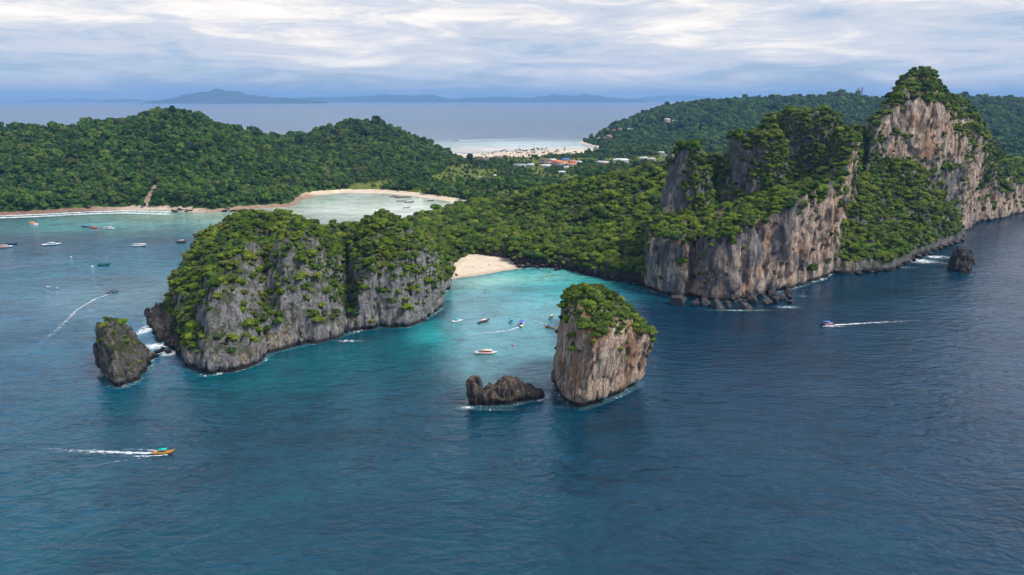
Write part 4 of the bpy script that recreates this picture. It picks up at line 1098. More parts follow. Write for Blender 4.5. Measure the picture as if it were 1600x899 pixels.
names = {'karst': 'headland_forest', 'stack': 'stack_undergrowth', 'lean': 'leaning_rock_undergrowth', 'dot': 'islet_undergrowth', 'cliff': 'cliff_forest', 'ridge': 'ridge_forest'}
for key, nm in names.items():
    q, s, r = veg[key]
    if len(q) == 0: continue
    scatter_object(nm, q, s, r, COL_NEAR, len(CROWNS_NEAR))
print('plants', N_FAR, {k: len(v[0]) for k, v in veg.items()}, 'individual', n_ind)
#@@REST
# ---------------------------------------------------------------- small things
PAL = dict(white=(0.74, 0.74, 0.72), cream=(0.60, 0.53, 0.42), pink=(0.62, 0.42, 0.38), orange=(0.62, 0.20, 0.09), brownroof=(0.20, 0.13, 0.10), pinkroof=(0.50, 0.34, 0.32),
           greyroof=(0.36, 0.38, 0.40), blueroof=(0.07, 0.20, 0.55), cyan=(0.03, 0.42, 0.62), violet=(0.12, 0.14, 0.60), turquoise=(0.01, 0.45, 0.36), wood=(0.36, 0.19, 0.08),
           orangewood=(0.60, 0.27, 0.07), darkwood=(0.07, 0.05, 0.04), darkblue=(0.02, 0.05, 0.14), darkgreen=(0.01, 0.10, 0.09), red=(0.55, 0.06, 0.05), yellow=(0.70, 0.42, 0.05),
           black=(0.02, 0.02, 0.02), grey=(0.22, 0.24, 0.25), glass=(0.03, 0.05, 0.07), palepink=(0.75, 0.55, 0.52), purple=(0.15, 0.10, 0.42), orangefloat=(0.70, 0.26, 0.05))
PM = {}
def pm(k):
    if k not in PM:
        glossy = k in ('glass', 'white', 'darkblue', 'red', 'cyan')
        PM[k] = paint('paint_' + k, PAL[k], 0.12 if k == 'glass' else (0.35 if glossy else 0.7), 0.5 if glossy else 0.25, 0.14, 1.2)
    return PM[k]
def bx(cx, cy, cz, sx, sy, sz, taper=1.0):
    V = []
    for z, k in ((-1, 1.0), (1, taper)):
        for x, y in ((-1, -1), (1, -1), (1, 1), (-1, 1)):
            V.append((cx + x * sx / 2 * k, cy + y * sy / 2 * k, cz + z * sz / 2))
    return np.array(V, float), np.array([(0, 3, 2, 1), (4, 5, 6, 7), (0, 1, 5, 4), (1, 2, 6, 5), (2, 3, 7, 6), (3, 0, 4, 7)])
def part(name, parts, mat, parent, smooth=False):
    V, Fq = join_np(parts if isinstance(parts, list) else [parts])
    return link(name, np_mesh(name, V, Fq, pm(mat) if isinstance(mat, str) else mat, smooth=smooth), parent)
def hull_np(L, Bm, H, prow=0.8, pow_bow=1.6, stern_w=0.75, n=14, prow_pow=5, keel=-0.35):
    V = []; m = 11
    for i in range(n):
        t = i / (n - 1)
        b = Bm / 2 * (stern_w + (1 - stern_w) * math.sin(min(t / 0.45, 1) * math.pi / 2)) * (1 - max(0, (t - 0.45) / 0.55) ** pow_bow) + 0.03
        sh = H * (1 + prow * t ** prow_pow + 0.12 * (1 - t) ** 2)
        zk = keel + (sh - keel) * 0.85 * max(0, (t - 0.72) / 0.28) ** 1.8
        fl = min(sh - 0.05, max(zk + 0.1, H * 0.45))
        x = L * (t - 0.5)
        sec = [(0, fl), (0.72 * b, fl), (0.86 * b, sh), (b, sh), (0.93 * b, zk + (sh - zk) * 0.5), (0.55 * b, zk + (sh - zk) * 0.14), (0, zk)]
        full = sec + [(-y, z) for y, z in sec[-2:0:-1]]
        V += [(x, y, z) for y, z in full]
    m = 12
    Fq = []
    for i in range(n - 1):
        for j in range(m):
            Fq.append((i * m + j, i * m + (j + 1) % m, (i + 1) * m + (j + 1) % m, (i + 1) * m + j))
    for i in (0, n - 1):
        o = i * m
        for a, b_, c, d in ((1, 2, 3, 4), (1, 4, 5, 0), (0, 5, 6, 7), (0, 7, 8, 11), (11, 8, 9, 10)):
            q = (o + a, o + b_, o + c, o + d)
            Fq.append(q[::-1] if i == 0 else q)
    return np.array(V), np.array(Fq)
def canopy_np(x0, x1, w, z, arch=0.25, th=0.08):
    V = []; n = 7
    for x in (x0, x1):
        for k in range(n):
            a = k / (n - 1) * 2 - 1
            V.append((x, a * w / 2, z + arch * (1 - a * a)))
        for k in range(n):
            a = 1 - k / (n - 1) * 2
            V.append((x, a * w / 2, z - th + arch * (1 - a * a)))
    m = 2 * n
    Fq = [(j, (j + 1) % m, (j + 1) % m + m, j + m) for j in range(m)]
    for j in range(n - 1):
        Fq.append((j, m - 1 - j, m - 2 - j, j + 1)); Fq.append((m + j, m + j + 1, 2 * m - 2 - j, 2 * m - 1 - j))
    return np.array(V), np.array(Fq)

def longtail(px, py, L, rz, hull, canopy, label, bow='red', inner='wood', group=None, name='longtail_boat', cov=(0.22, 0.68)):
    x, y = P(px, py)
    r = empty(name, (x, y, 0.05), R(rz)); tag(r, label, 'boat', group)
    W = L * 0.19; H = 0.85
    part('hull', hull_np(L, W, H, prow=1.5, prow_pow=4), hull, r, True)
    part('deck', bx(0, 0, H * 0.55, L * 0.62, W * 0.66, 0.06), inner, r)
    if canopy:
        xa, xb = -L / 2 + cov[0] * L, -L / 2 + cov[1] * L
        part('canopy', canopy_np(xa, xb, W * 1.02, 2.15), canopy, r)
        for sx in (xa + 0.2, (xa + xb) / 2, xb - 0.2):
            for sy in (-1, 1): part('canopy_post', bx(sx, sy * W * 0.43, 1.45, 0.08, 0.08, 1.35), 'wood', r)
    for sx in (-0.1, 0.08, 0.24): part('seat', bx(sx * L, 0, H * 0.8, 0.35, W * 0.75, 0.08), inner, r)
    part('prow', tube_np([(L * 0.44, 0, H * 1.7), (L * 0.50, 0, H * 2.5), (L * 0.53, 0, H * 3.3)], [0.16, 0.13, 0.08]), bow, r)
    e = part('engine', bx(-L * 0.46, 0, 1.35, 0.9, 0.5, 0.5), 'grey', r)
    part('propeller_shaft', tube_np([(0, 0, 0), (-1.9, 0, -1.25)], [0.05, 0.04]), 'grey', e).location = (-L * 0.46 - 0.4, 0, 1.3)
    return r
def speedboat(px, py, L, rz, hull, roof, label, stripe=None, twin=True, group=None, name='speedboat', rooflen=(0.28, 0.75), inner='cream', stern=None):
    x, y = P(px, py)
    r = empty(name, (x, y, 0.05), R(rz)); tag(r, label, 'boat', group)
    W = L * 0.26; H = 1.15
    part('hull', hull_np(L, W, H, prow=0.35, prow_pow=2, pow_bow=2.4, stern_w=0.92), hull, r, True)
    part('foredeck', bx(L * 0.28, 0, H * 1.02, L * 0.2, W * 0.55, 0.08, 0.85), hull, r)
    xa, xb = -L / 2 + rooflen[0] * L, -L / 2 + rooflen[1] * L
    part('roof', canopy_np(xa, xb, W * 0.86, 2.55, 0.12, 0.12), roof, r)
    for sx in (xa + 0.25, (xa + xb) / 2, xb - 0.25):
        for sy in (-1, 1): part('roof_post', bx(sx, sy * W * 0.37, 1.75, 0.09, 0.09, 1.5), 'white', r)
    part('windscreen', bx(xb + 0.1, 0, 1.75, 0.08, W * 0.74, 0.8), 'glass', r)
    part('cabin_side', [bx((xa + xb) / 2, s * W * 0.39, 1.35, (xb - xa) * 0.9, 0.07, 0.5) for s in (-1, 1)], hull if stripe is None else stripe, r)
    for sx in (0.35, 0.5, 0.62): part('seat', bx(-L / 2 + sx * L, 0, 0.95, 0.5, W * 0.6, 0.35), inner, r)
    for s in ((-0.5, 0.5) if twin else (0,)):
        mo = part('outboard_motor', bx(-L / 2 - 0.25, s, 1.05, 0.5, 0.42, 0.75, 0.8), stern or 'black', r)
        part('motor_leg', bx(-L / 2 - 0.3, s, 0.35, 0.2, 0.14, 0.8), 'grey', mo)
    if stripe: part('side_stripe', [bx(-L * 0.08, s * (W / 2 + 0.012), H * 0.72, L * 0.6, 0.03, 0.22) for s in (-1, 1)], stripe, r)
    return r

# boats in the bay
longtail(714, 503, 9.5, 222, 'white', 'cyan', 'cyan roofed boat nearest the left headland in the bay', bow='white', inner='cream')
longtail(756, 504, 10.0, 38, 'darkwood', 'palepink', 'longtail boat with pale pink cover, second from the left in the bay', bow='red', inner='red')
longtail(799, 504, 10.0, 262, 'cyan', 'cyan', 'end-on boat with cyan roof just left of the violet roofed one', bow='cyan', inner='darkwood')
speedboat(815, 509, 11.5, 266, 'white', 'violet', 'white speedboat with violet roof, bow to the viewer', rooflen=(0.1, 0.66))
longtail(862, 497, 9.0, 70, 'darkgreen', 'cream', 'dark green boat with cream cover half hidden behind the tall sea stack', bow='white')
longtail(859, 513, 9.0, 150, 'wood', 'blueroof', 'small wooden boat with blue cover beside the tall sea stack', bow='orange', inner='cream')
speedboat(760, 553, 13.5, -2, 'white', 'cream', 'long white tour speedboat with cream roof alone in the middle of the bay', stripe='red', rooflen=(0.18, 0.76), stern='white')
# boats in the left bay
speedboat(6, 387, 17, 18, 'white', 'cream', 'white tour boat with cream roof cut off by the left edge of the photo', stripe='red')
longtail(18, 382, 14, 4, 'darkblue', 'darkblue', 'dark blue longtail behind the white boat at the far left', bow='red', cov=(0.15, 0.5))
speedboat(81, 383, 18, 20, 'white', 'white', 'white and cyan tour boat with a red stern in the left bay', stripe='cyan', stern='red', rooflen=(0.30, 0.68))
speedboat(170, 358, 14.5, 170, 'white', 'white', 'white speedboat near the left beach, right of two longtails', rooflen=(0.2, 0.7))
speedboat(218, 385, 15.5, 2, 'white', 'white', 'broad white boat with flat white roof in the middle of the left bay', rooflen=(0.1, 0.92), inner='cream')
speedboat(284, 379, 10, 12, 'darkwood', 'palepink', 'small dark hulled boat with pale cover near the wooded headland', rooflen=(0.15, 0.75))
longtail(134, 355, 12, 175, 'darkblue', 'cyan', 'blue longtail touching the red one off the left beach', bow='cyan')
longtail(146, 357, 12, 170, 'red', 'orange', 'red and orange longtail beside the blue one off the left beach', bow='orange')
longtail(163, 415, 11.5, 12, 'darkgreen', 'darkgreen', 'long low dark green boat with a white buoy behind it', bow='darkgreen', cov=(0.1, 0.85), inner='darkgreen')
longtail(177, 458, 9, 35, 'darkblue', 'black', 'small dark boat pulling a long white wake in the left bay', bow='orangefloat')
longtail(76, 450, 7, -28, 'white', None, 'left of two tiny low white boats in open water', bow='white', inner='grey')
longtail(90, 452, 6, -35, 'white', None, 'right of two tiny low white boats in open water', bow='white', inner='darkblue')
# moving boats
longtail(256, 709, 9.8, 3, 'orangewood', 'turquoise', 'wooden longtail with turquoise cover speeding to the right in the foreground', bow='orange', inner='wood', cov=(0.30, 0.66))
speedboat(1291, 508, 10.5, 184, 'darkblue', 'blueroof', 'blue roofed boat speeding left below the great cliff', stripe='red', inner='red')
speedboat(716, 220, 34, 182, 'white', 'white', 'distant white ferry with a long wake on the sea beyond the isthmus')
longtail(107, 173, 60, 5, 'grey', 'grey', 'far grey boat speck on the sea beyond the left hill')
# boats in the lagoon
for px, py, L, rz, hull, can, lab in ((614, 308, 11, 5, 'darkwood', 'brownroof', 'leftmost small dark boat by the lagoon beach'), (619, 308.5, 10, 30, 'wood', 'brownroof', 'wooden boat tucked behind the purple covered one in the lagoon'),
                                      (624, 309.5, 13, 12, 'darkwood', 'purple', 'purple covered boat by the lagoon beach'), (636, 309, 12, 8, 'darkwood', 'brownroof', 'dark boat between the purple covered one and the beach curve'),
                                      (627, 315, 15, 4, 'grey', 'greyroof', 'left of the two larger grey boats afloat in the lagoon'), (640, 316.5, 15, 10, 'darkwood', 'white', 'white covered dark boat, right of the two larger in the lagoon'),
                                      (636, 325, 10, 15, 'grey', None, 'faint low grey boat nearest the viewer in the lagoon'), (673, 314.5, 10, 3, 'darkwood', None, 'small open boat alone at the right of the lagoon beach')):
    longtail(px, py, L, rz, hull, can, lab, bow='wood')
# floats and buoys
def torus_np(Rr, r_, n=18, k=8, z=0.1):
    V, Fq = [], []
    for i in range(n):
        a = 2 * math.pi * i / n
        for j in range(k):
            b = 2 * math.pi * j / k
            V.append(((Rr + r_ * math.cos(b)) * math.cos(a), (Rr + r_ * math.cos(b)) * math.sin(a), z + r_ * math.sin(b)))
    for i in range(n):
        for j in range(k): Fq.append((i * k + j, ((i + 1) % n) * k + j, ((i + 1) % n) * k + (j + 1) % k, i * k + (j + 1) % k))
    return np.array(V), np.array(Fq)
def raft(px, py, s, col, label):
    x, y = P(px, py); r = empty('swim_raft', (x, y, 0.1)); tag(r, label, 'float')
    part('tube_ring', torus_np(2.0 * s, 0.55 * s, z=0.35), col, r, True); part('floor', bx(0, 0, 0.2, 2.8 * s, 2.8 * s, 0.2), 'cream', r)
    part('backrest', canopy_np(-1.6 * s, -0.9 * s, 2.4 * s, 1.0 * s, 0.5), col, r)
raft(50, 348.5, 1.3, 'orangefloat', 'orange float near the left beach'); raft(55.5, 351, 1.2, 'palepink', 'pale pink float beside the orange one near the left beach')
def buoy(px, py, s, col, label):
    x, y = P(px, py); r = empty('mooring_buoy', (x, y, 0.0)); tag(r, label, 'buoy')
    V, Fq = uv_ball((0, 0, 0.2 * s), (0.75 * s, 0.75 * s, 0.6 * s), 12, 8); part('float', (V, Fq), col, r, True)
    part('top_ring', torus_np(0.2 * s, 0.05 * s, 12, 6, 0.85 * s), 'grey', r, True)
buoy(801, 540, 0.9, 'red', 'small red buoy in the middle of the bay'); buoy(144, 417, 1.3, 'white', 'white buoy behind the long dark green boat'); buoy(111, 402, 1.1, 'palepink', 'tiny pale buoy above the ripples in the left bay')
buoy(851, 431, 0.9, 'yellow', 'tiny yellow buoy in the green shallows near the beach')

# ---- wakes
def wake_material():
    m, t, b = new_mat('wake_foam')
    geo = N(t, 'ShaderNodeNewGeometry'); pos = geo.outputs['Position']
    u = N(t, 'ShaderNodeAttribute'); u.attribute_name = 'u'
    v = N(t, 'ShaderNodeAttribute'); v.attribute_name = 'v'
    n = noise_n(t, mapping(t, pos, (0.35, 0.7, 0.4)), 1.0, 6, 0.75, 0.8)
    edge = math_n(t, 'SUBTRACT', 1.0, math_n(t, 'POWER', math_n(t, 'ABSOLUTE', v.outputs['Fac']), 1.3))
    a = math_n(t, 'MULTIPLY', edge, math_n(t, 'SUBTRACT', 1.15, u.outputs['Fac']))
    a = math_n(t, 'ADD', math_n(t, 'MULTIPLY', a, 0.75), math_n(t, 'MULTIPLY', math_n(t, 'SUBTRACT', n, 0.60), 2.4))
    a = ramp(t, a, [(0.05, 0.0), (0.42, 0.95)])
    a = math_n(t, 'MULTIPLY', a, ramp(t, u.outputs['Fac'], [(0.0, 1.0), (0.55, 0.75), (1.0, 0.0)]))
    b.inputs['Base Color'].default_value = (0.82, 0.84, 0.86, 1); b.inputs['Roughness'].default_value = 0.7
    t.links.new(a, b.inputs['Alpha'])
    return m
M_WAKE = wake_material()
def wake(px_pts, w0, w1, z=0.10, u0=0.0):
    pts = [np.array(P(*p)) for p in px_pts]
    seg = np.cumsum([0] + [np.linalg.norm(b - a) for a, b in zip(pts[:-1], pts[1:])]); T = seg / seg[-1]
    uu = np.linspace(0, 1, 60); X = np.interp(uu, T, [p[0] for p in pts]); Y = np.interp(uu, T, [p[1] for p in pts])
    dx, dy = np.gradient(X), np.gradient(Y); l = np.hypot(dx, dy); nx_, ny_ = -dy / l, dx / l
    vv = np.linspace(-1, 1, 7); W = (w0 + (w1 - w0) * uu)
    W = W * (1 + 0.25 * fbm(uu * 14, 0 * uu, 0 * uu, 2, int(px_pts[0][0])))
    VX = X[:, None] + nx_[:, None] * W[:, None] * vv / 2; VY = Y[:, None] + ny_[:, None] * W[:, None] * vv / 2
    VZ = z + 0.18 * (1 - uu[:, None]) * (1 - vv[None, :] ** 2)
    V = np.stack([VX, VY, VZ], -1).reshape(-1, 3); I = np.arange(V.shape[0]).reshape(60, 7)
    Fq = np.stack([I[:-1, :-1], I[1:, :-1], I[1:, 1:], I[:-1, 1:]], -1).reshape(-1, 4)
    U = np.repeat(u0 + (1 - u0) * uu, 7); Vv = np.tile(vv, 60)
    return link('boat_wake', np_mesh('boat_wake', V, Fq, M_WAKE, attrs={'u': ('FLOAT', U), 'v': ('FLOAT', Vv)}), kind='stuff')
wake([(248, 709), (215, 708.5), (170, 707), (110, 704), (40, 701)], 2.4, 8.0, u0=0.1)
wake([(262, 711.5), (240, 713.0), (205, 714), (165, 713)], 0.8, 3.0, z=0.14)
wake([(258, 706.5), (240, 704.5), (210, 703), (170, 702)], 0.6, 3.0, z=0.14, u0=0.15)
wake([(250, 712), (190, 721), (110, 733), (20, 745)], 1.2, 6.0, z=0.08, u0=0.62)
wake([(175, 459), (150, 467), (120, 485), (85, 520), (40, 555), (0, 580)], 2.0, 9.0, u0=0.3)
wake([(1289, 509), (1320, 507.5), (1360, 505), (1400, 503), (1470, 499)], 3.0, 7.0, u0=0.1)
wake([(1285, 510.5), (1310, 511), (1340, 510.5)], 1.4, 4.0, z=0.14, u0=0.1)
wake([(718, 220.2), (760, 218.5), (830, 216.5), (930, 214)], 22, 60)
wake([(810, 512), (795, 517), (770, 520), (745, 521), (700, 531)], 2.5, 9.0, u0=0.3)
wake([(848, 506), (838, 502), (826, 499)], 1.4, 4.0, u0=0.3)

# ---- boulders
def boulder_mesh(name, seed, mat):
    V, Fq = uv_ball((0, 0, 0), (1, 1, 1), 22, 14)
    rg = np.random.default_rng(seed)
    for _ in range(16):                     # cut planes give broken facets
        d = rg.normal(size=3); d /= np.linalg.norm(d); lim = rg.uniform(0.42, 0.80)
        k = V @ d; V = V - np.outer(np.maximum(0, k - lim) * 0.92, d)
    V = V * (1 + 0.10 * fbm(V[:, 0] * 2 + seed, V[:, 1] * 2, V[:, 2] * 2, 3, seed))[:, None]
    return np_mesh(name, V, Fq, mat, smooth=False, attrs={'warm': ('FLOAT', np.full(len(V), rg.uniform(0.0, 0.6)))})
BM = [boulder_mesh('boulder', 400 + i, M_BOULD) for i in range(6)]
BMD = [boulder_mesh('boulder_dark', 420 + i, M_DARK) for i in range(5)]
def boulder(px, py, w, h, label, group=None, dark=False, i=None, z=0.0):
    x, y = P(px, py); k = rng.integers(0, 5) if i is None else i
    o = link('boulder', (BMD if dark else BM)[int(k) % 5]); o.location = (x, y + w * 0.3, z + h * 0.25)
    o.scale = (w / 2, w / 2 * rng.uniform(0.8, 1.1), h / 1.5); o.rotation_euler = (rng.uniform(-.3, .3), rng.uniform(-.3, .3), rng.uniform(0, 6.28))
    tag(o, label, 'boulder', group)
for px, py, w, h, lab in ((1062, 479, 15, 10, 'large pale pyramid shaped boulder at the left end of the rockfall'), (1086, 479, 8, 5, 'low dark boulder just right of the pale pyramid one'),
                          (1104, 478, 11, 7, 'dark jagged boulder under the left side of the tan cliff'), (1124, 483, 11, 7, 'smooth dark grey boulder in the middle of the rockfall'),
                          (1141, 482, 6, 3.5, 'small low boulder right of the smooth dark grey one'), (1168, 484, 11, 6, 'broad low boulder standing out into the water'),
                          (1178, 476, 9, 8, 'tall rounded boulder leaning against the cliff corner'), (1176, 468, 7, 6, 'pale boulder on top of the tall rounded one'),
                          (1202, 477, 10, 5, 'flat pale topped boulder right of the cliff corner'), (1214, 474, 8, 6, 'dark round boulder behind the flat pale topped one'),
                          (1192, 466, 8, 6, 'angular boulder high in the heap right of the green gully'), (1206, 464, 8, 6, 'grey angular boulder at the back of the heap'),
                          (1222, 468, 8, 6, 'angular boulder near the right end of the heap'), (1232, 462, 7, 7, 'upright boulder at the right end of the heap'),
                          (1236, 475, 6, 3, 'lowest boulder in the foam at the right end of the heap')):
    boulder(px, py, w, h, lab, 'boulders fallen at the foot of the great cliff')
for k in range(26):
    a = k / 25; px = 1085 + a * 150; py = 472 - 5 * a + rng.uniform(-4, 7)
    boulder(px, py, rng.uniform(3, 6), rng.uniform(2.5, 4.5), f'small {"black" if k % 3 > 0 else "grey"} broken rock in the {"left" if px < 1135 else ("middle" if px < 1190 else "right")} of the rockfall below the great cliff', 'small rocks in the rockfall', dark=k % 3 > 0)
for k in range(22):
    t_ = k / 21; px = 222 + 66 * t_ + rng.uniform(-8, 8); py = 492 + 60 * t_ ** 1.3 + rng.uniform(-8, 6)
    boulder(px, py, rng.uniform(3, 8), rng.uniform(2, 4.5), 'dark wet rock on the surf washed shelf left of the headland', 'rocks on the surf washed shelf', dark=True)
for px, py, w, h in ((238, 560, 7, 4), (244, 553, 6, 3), (252, 550, 5, 3), (228, 570, 6, 4), (262, 553, 5, 3)):
    boulder(px, py, w, h, 'dark rock in the foam between the leaning stack and the shelf', 'rocks linking the leaning stack to the shelf', dark=True)
for k in range(30):
    t_ = k / 29; px = 806 + 200 * t_; py = float(np.interp(px, [806, 850, 900, 950, 985, 1012], [419, 419, 426, 438, 445, 451])) + rng.uniform(-2, 1.5)
    boulder(px, py, rng.uniform(3, 8), rng.uniform(2, 6), f'black rock on the shore below the wooded ridge, {"close to the beach" if px < 870 else ("halfway along" if px < 945 else "close to the great cliff")}', 'shore rocks below the wooded ridge', dark=True)
boulder(870, 423, 6, 3.5, 'lone black rock standing off the shore right of the beach', dark=True)
boulder(713, 432, 4, 2.6, 'brown rock at the left end of the small beach', dark=True)
for k in range(24):
    t_ = k / 23; px = 1310 + 195 * t_; py = float(np.interp(px, [1310, 1370, 1400, 1416, 1440, 1470, 1505], [429, 427, 421, 412, 404, 391, 378])) + rng.uniform(-1.5, 2)
    boulder(px, py, rng.uniform(4, 9), rng.uniform(3, 6), f'black rock in the surf below the green slope, {"near the great cliff" if px < 1375 else ("by the white surf" if px < 1445 else "at the far point")}', 'shore rocks below the green slope', dark=True)
for k in range(16):
    t_ = k / 15; px = 272 + 95 * t_; py = 331 + rng.uniform(-1.5, 1.0)
    boulder(px, py, rng.uniform(6, 12), rng.uniform(2, 4), 'low rock on the point at the end of the left beach', 'rocks at the end of the left beach', dark=k % 2 == 0)

# ---- houses
def house(x, y, z, w, d, h, roof, wall, turn, label):
    r = empty('house', (x, y, z - 0.5), turn); tag(r, label, 'building')
    part('wall', bx(0, 0, h / 2, w, d, h), wall, r)
    nb = max(2, int(w / 5)); 
    for i in range(nb):
        for fz in ([0.5] if h < 7.5 else [0.27, 0.72]):
            xx = -w / 2 + (i + 0.5) * w / nb
            part('window', bx(xx, -d / 2 - 0.03, h * fz, w / nb * 0.45, 0.1, h * 0.22 if h > 7 else h * 0.34), 'glass', r)
    ov, rh = 0.9, max(1.6, d * 0.16)
    V = np.array([(-w / 2 - ov, -d / 2 - ov, h), (w / 2 + ov, -d / 2 - ov, h), (w / 2 + ov, d / 2 + ov, h), (-w / 2 - ov, d / 2 + ov, h),
                  (-w / 2 - ov, -d / 2 - ov, h + 0.25), (w / 2 + ov, -d / 2 - ov, h + 0.25), (w / 2 + ov, d / 2 + ov, h + 0.25), (-w / 2 - ov, d / 2 + ov, h + 0.25),
                  (-w / 2 + d * 0.3, 0, h + rh), (w / 2 - d * 0.3, 0, h + rh)], float)
    Fq = np.array([(0, 3, 2, 1), (0, 1, 5, 4), (1, 2, 6, 5), (2, 3, 7, 6), (3, 0, 4, 7), (4, 5, 9, 8), (6, 7, 8, 9)])
    me = np_mesh('roof', V, Fq, pm(roof), smooth=False)
    o = link('roof', me, r)
    me2 = bpy.data.meshes.new('roof_hip')
    me2.from_pydata([tuple(V[i]) for i in (5, 6, 9, 7, 4, 8)], [], [(0, 1, 2), (3, 4, 5)]); me2.materials.append(pm(roof))
    link('roof_end', me2, r)
for (x, y, z), (px, py, w, d, h, roof, wall, turn, label, Yf) in zip(BPOS, BLD):
    house(x, y, max(z, 2.5), w * 0.72, d * 0.9, h * 0.8 + 1, roof, wall, turn, label)

# ---- coconut palms on the sand bar
def palm_meshes(seed):
    rg = np.random.default_rng(seed)
    bend = rg.uniform(-0.12, 0.12, 2)
    pts = [(bend[0] * t * t * 16, bend[1] * t * t * 16, 16 * t) for t in np.linspace(0, 1, 7)]
    tv = tube_np(pts, [0.42 - 0.22 * t for t in np.linspace(0, 1, 7)], 7)
    top = np.array(pts[-1]); V, Fq = [], []
    for i in range(15):
        a = 2 * math.pi * i / 15 + rg.uniform(-.2, .2); up = rg.uniform(0.1, 0.9); L = rg.uniform(4.0, 5.2)
        prev = None
        for j in range(6):
            s = j / 5; rr = L * s; zz = up * 2.4 * s - 3.6 * s * s; wd = 0.95 * math.sin(math.pi * (0.12 + 0.8 * s))
            c = top + np.array([math.cos(a) * rr, math.sin(a) * rr, zz]); sd_ = np.array([-math.sin(a), math.cos(a), 0]) * wd
            V += [c - sd_ - (0, 0, 0.35 * wd), c, c + sd_ - (0, 0, 0.35 * wd)]
            if j:
                b0 = len(V) - 6
                Fq += [(b0, b0 + 1, b0 + 4, b0 + 3), (b0 + 1, b0 + 2, b0 + 5, b0 + 4)]
    V = np.array(V)
    return np_mesh('trunk', tv[0], tv[1], M_BARK), np_mesh('crown', V, Fq, M_PALM, smooth=False, attrs={'tone': ('FLOAT', rg.uniform(0.2, 0.8, len(V)))})
PALMS = [palm_meshes(500 + i) for i in range(4)]
palm_px = [(215, 268), (250, 270), (300, 255), (345, 250), (400, 235), (455, 225), (492, 213), (525, 205), (545, 225), (640, 240), (670, 225), (685, 205), (710, 240), (725, 195), (745, 205), (745, 240),
           (775, 215), (820, 210), (815, 225), (890, 205), (895, 235), (915, 190), (920, 202), (940, 215), (940, 235), (970, 185), (990, 200), (1035, 185), (1040, 205), (1050, 240), (1078, 190), (1080, 220),
           (1100, 180), (1115, 225), (1200, 240), (1225, 230), (1245, 215), (1255, 205), (1265, 235), (1355, 180), (1355, 202), (1390, 250), (1150, 245), (850, 250), (600, 262), (1440, 246), (1490, 232)]
for k, (zx, zy) in enumerate(palm_px):
    px, py = 730 + zx / 8.89, 210 + zy / 8.89
    sc = rng.uniform(0.75, 1.15)
    x, y = P(px, py, 16 * sc + 3)
    r = empty('palm_tree', (x, y, 2.2), rng.uniform(0, 6.28), sc)
    tag(r, f'coconut palm on the sand flats, {"in the sparse left row" if px < 792 else ("in the clump left of the village roofs" if px < 822 else ("in the dense clump above the village" if px < 858 else "in the right group"))}', 'palm tree', 'coconut palms along the sand flats')
    tm, cm = PALMS[k % 4]; link('trunk', tm, r); link('crown', cm, r)

# ---- radio masts
def mast(px, hgt, label):
    x, y, z = Q(px, 152, 3060, 0); z = land_z(x, y) + 2
    r = empty('radio_mast', (x, y, z)); tag(r, label, 'mast')
    w0, w1 = 3.6, 1.6
    for sx in (-1, 1):
        for sy in (-1, 1): part('mast_leg', tube_np([(sx * w0, sy * w0, 0), (sx * w1, sy * w1, hgt)], [0.7, 0.5], 4), 'grey', r)
    br = []
    for k in range(8):
        t0, t1 = k / 8, (k + 1) / 8; a, b = w0 + (w1 - w0) * t0, w0 + (w1 - w0) * t1
        for s in (-1, 1):
            br.append(tube_np([(-a, s * a, hgt * t0), (b, s * b, hgt * t1)], [0.25, 0.25], 4)); br.append(tube_np([(s * a, -a, hgt * t0), (s * b, b, hgt * t1)], [0.25, 0.25], 4))
    part('lattice_brace', br, 'grey', r)
    for zz in (0.72, 0.92): part('antenna_panel', [bx(s * 2.6, 0, hgt * zz, 0.8, 1.2, 5) for s in (-1, 1)], 'red' if zz > 0.8 else 'white', r)
mast(1340, 44, 'left of two lattice radio masts on the far hilltop'); mast(1345.5, 48, 'right of two lattice radio masts on the far hilltop')

# ---- people on the small beach
def person_mesh(pose):
    me = bpy.data.meshes.new('person_base')
    s = 0.22 if pose else 0.09
    vs = [(0, 0, .95), (0, 0, 1.2), (0, 0, 1.42), (0, 0, 1.55), (0, .02, 1.70), (-.19, 0, 1.40), (.19, 0, 1.40), (-.28, s * .3, 1.12), (.28, -s * .3, 1.12), (-.30, s, .85), (.30, -s, .85),
          (-.09, 0, .88), (.09, 0, .88), (-.11, -s * .8, .48), (.11, s * .8, .48), (-.12, -s * 1.1, .06), (.12, s * .9, .06), (-.12, -s * 1.1 - .16, .03), (.12, s * .9 - .16, .03)]
    es = [(0, 1), (1, 2), (2, 3), (3, 4), (2, 5), (2, 6), (5, 7), (6, 8), (7, 9), (8, 10), (0, 11), (0, 12), (11, 13), (12, 14), (13, 15), (14, 16), (15, 17), (16, 18)]
    rad = [.15, .13, .13, .055, .11, .06, .06, .045, .045, .03, .03, .09, .09, .06, .06, .04, .04, .03, .03]
    me.from_pydata(vs, es, []); o = bpy.data.objects.new('person_base', me); C.objects.link(o)
    m = o.modifiers.new('skin', 'SKIN')
    for v, r_ in zip(me.skin_vertices[0].data, rad): v.radius = (r_, r_)
    me.skin_vertices[0].data[0].use_root = True
    sb = o.modifiers.new('sub', 'SUBSURF'); sb.levels = 1
    dg = bpy.context.evaluated_depsgraph_get(); out = bpy.data.meshes.new_from_object(o.evaluated_get(dg))
    bpy.data.objects.remove(o)
    for p_ in out.polygons: p_.use_smooth = True
    return out
PAL.update(skin=(0.36, 0.20, 0.13))
pmesh = [person_mesh(0), person_mesh(1)]
for m_ in pmesh: m_.materials.clear(); m_.materials.append(pm('skin'))
def shorts_mesh():
    V, Fq = tube_np([(0, 0, 0.70), (0, 0, 0.80), (0, 0, 1.0)], [0.19, 0.185, 0.16], 10); return V, Fq
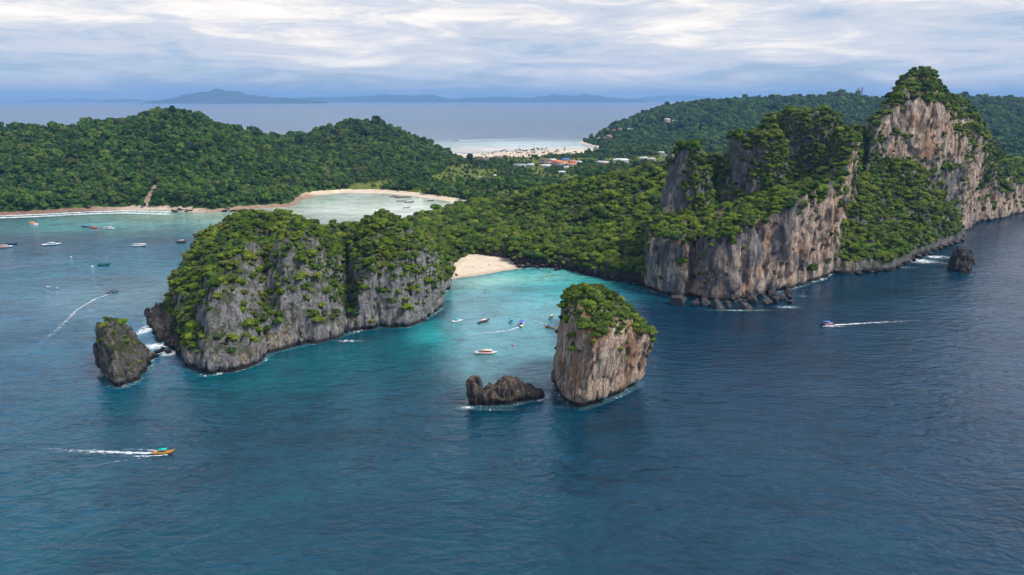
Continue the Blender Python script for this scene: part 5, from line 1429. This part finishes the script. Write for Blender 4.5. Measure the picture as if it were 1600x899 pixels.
def clothes(r, col, shirt=None):
    part('swim_shorts', shorts_mesh(), col, r, True)
    if shirt: part('shirt', tube_np([(0, 0, 0.98), (0, 0, 1.2), (0, 0, 1.44)], [0.165, 0.16, 0.17], 10), shirt, r, True)
ppl = [((740, 419), 'darkblue', None, 'person in dark shorts alone at the water edge in the middle of the beach'), ((722, 432), 'black', 'red', 'person nearest the water at the left end of the beach'),
       ((728, 418), 'red', None, 'person standing at the left of the dry sand'), ((752, 419), 'black', 'white', 'person in white shirt left of the pair near the beach centre'),
       ((763, 415), 'darkblue', 'blueroof', 'left person of a pair standing close together on the beach'), ((764.5, 416), 'black', 'orange', 'right person of a pair standing close together on the beach'),
       ((762, 427), 'red', None, 'person by the water right of the beach middle'), ((771, 425), 'black', 'cyan', 'person walking near the right water edge'), ((781, 411), 'black', None, 'person by the trees at the back of the beach'),
       ((712, 428), 'orange', 'orange', 'person in orange beside the brown rock'), ((800, 415), 'white', 'white', 'person in white at the right tip of the beach')]
for i, ((px, py), sh, st, lab) in enumerate(ppl):
    x, y = P(px, py, 1.5); y_front = np.interp(x, *zip(*sorted(PP((702, 437), (722, 434), (745, 431), (780, 425), (806, 420)))))
    z = max(0.0, min(4.2, (y - y_front) * 0.065))
    r = link('person', pmesh[i % 2]); r.location = (x, y, z - 0.05); r.rotation_euler = (0, 0, rng.uniform(0, 6.28)); tag(r, lab, 'person')
    clothes(r, sh, st)

# ---------------------------------------------------------------- the air
def haze():
    m = bpy.data.materials.new('haze'); m.use_nodes = True; t = m.node_tree; t.nodes.clear()
    v = N(t, 'ShaderNodeVolumePrincipled'); v.inputs['Color'].default_value = (0.30, 0.58, 1.0, 1)
    v.inputs['Density'].default_value = 0.000042; v.inputs['Anisotropy'].default_value = 0.0
    out = N(t, 'ShaderNodeOutputMaterial'); t.links.new(v.outputs[0], out.inputs['Volume'])
    V, Fq = bx(0, 28000, 280, 150000, 66500, 580)
    V[:, 2] = np.where(V[:, 2] < 100, -8.0, 640.0)
    link('haze', np_mesh('haze', V, Fq, m, smooth=False), kind='stuff')
haze()
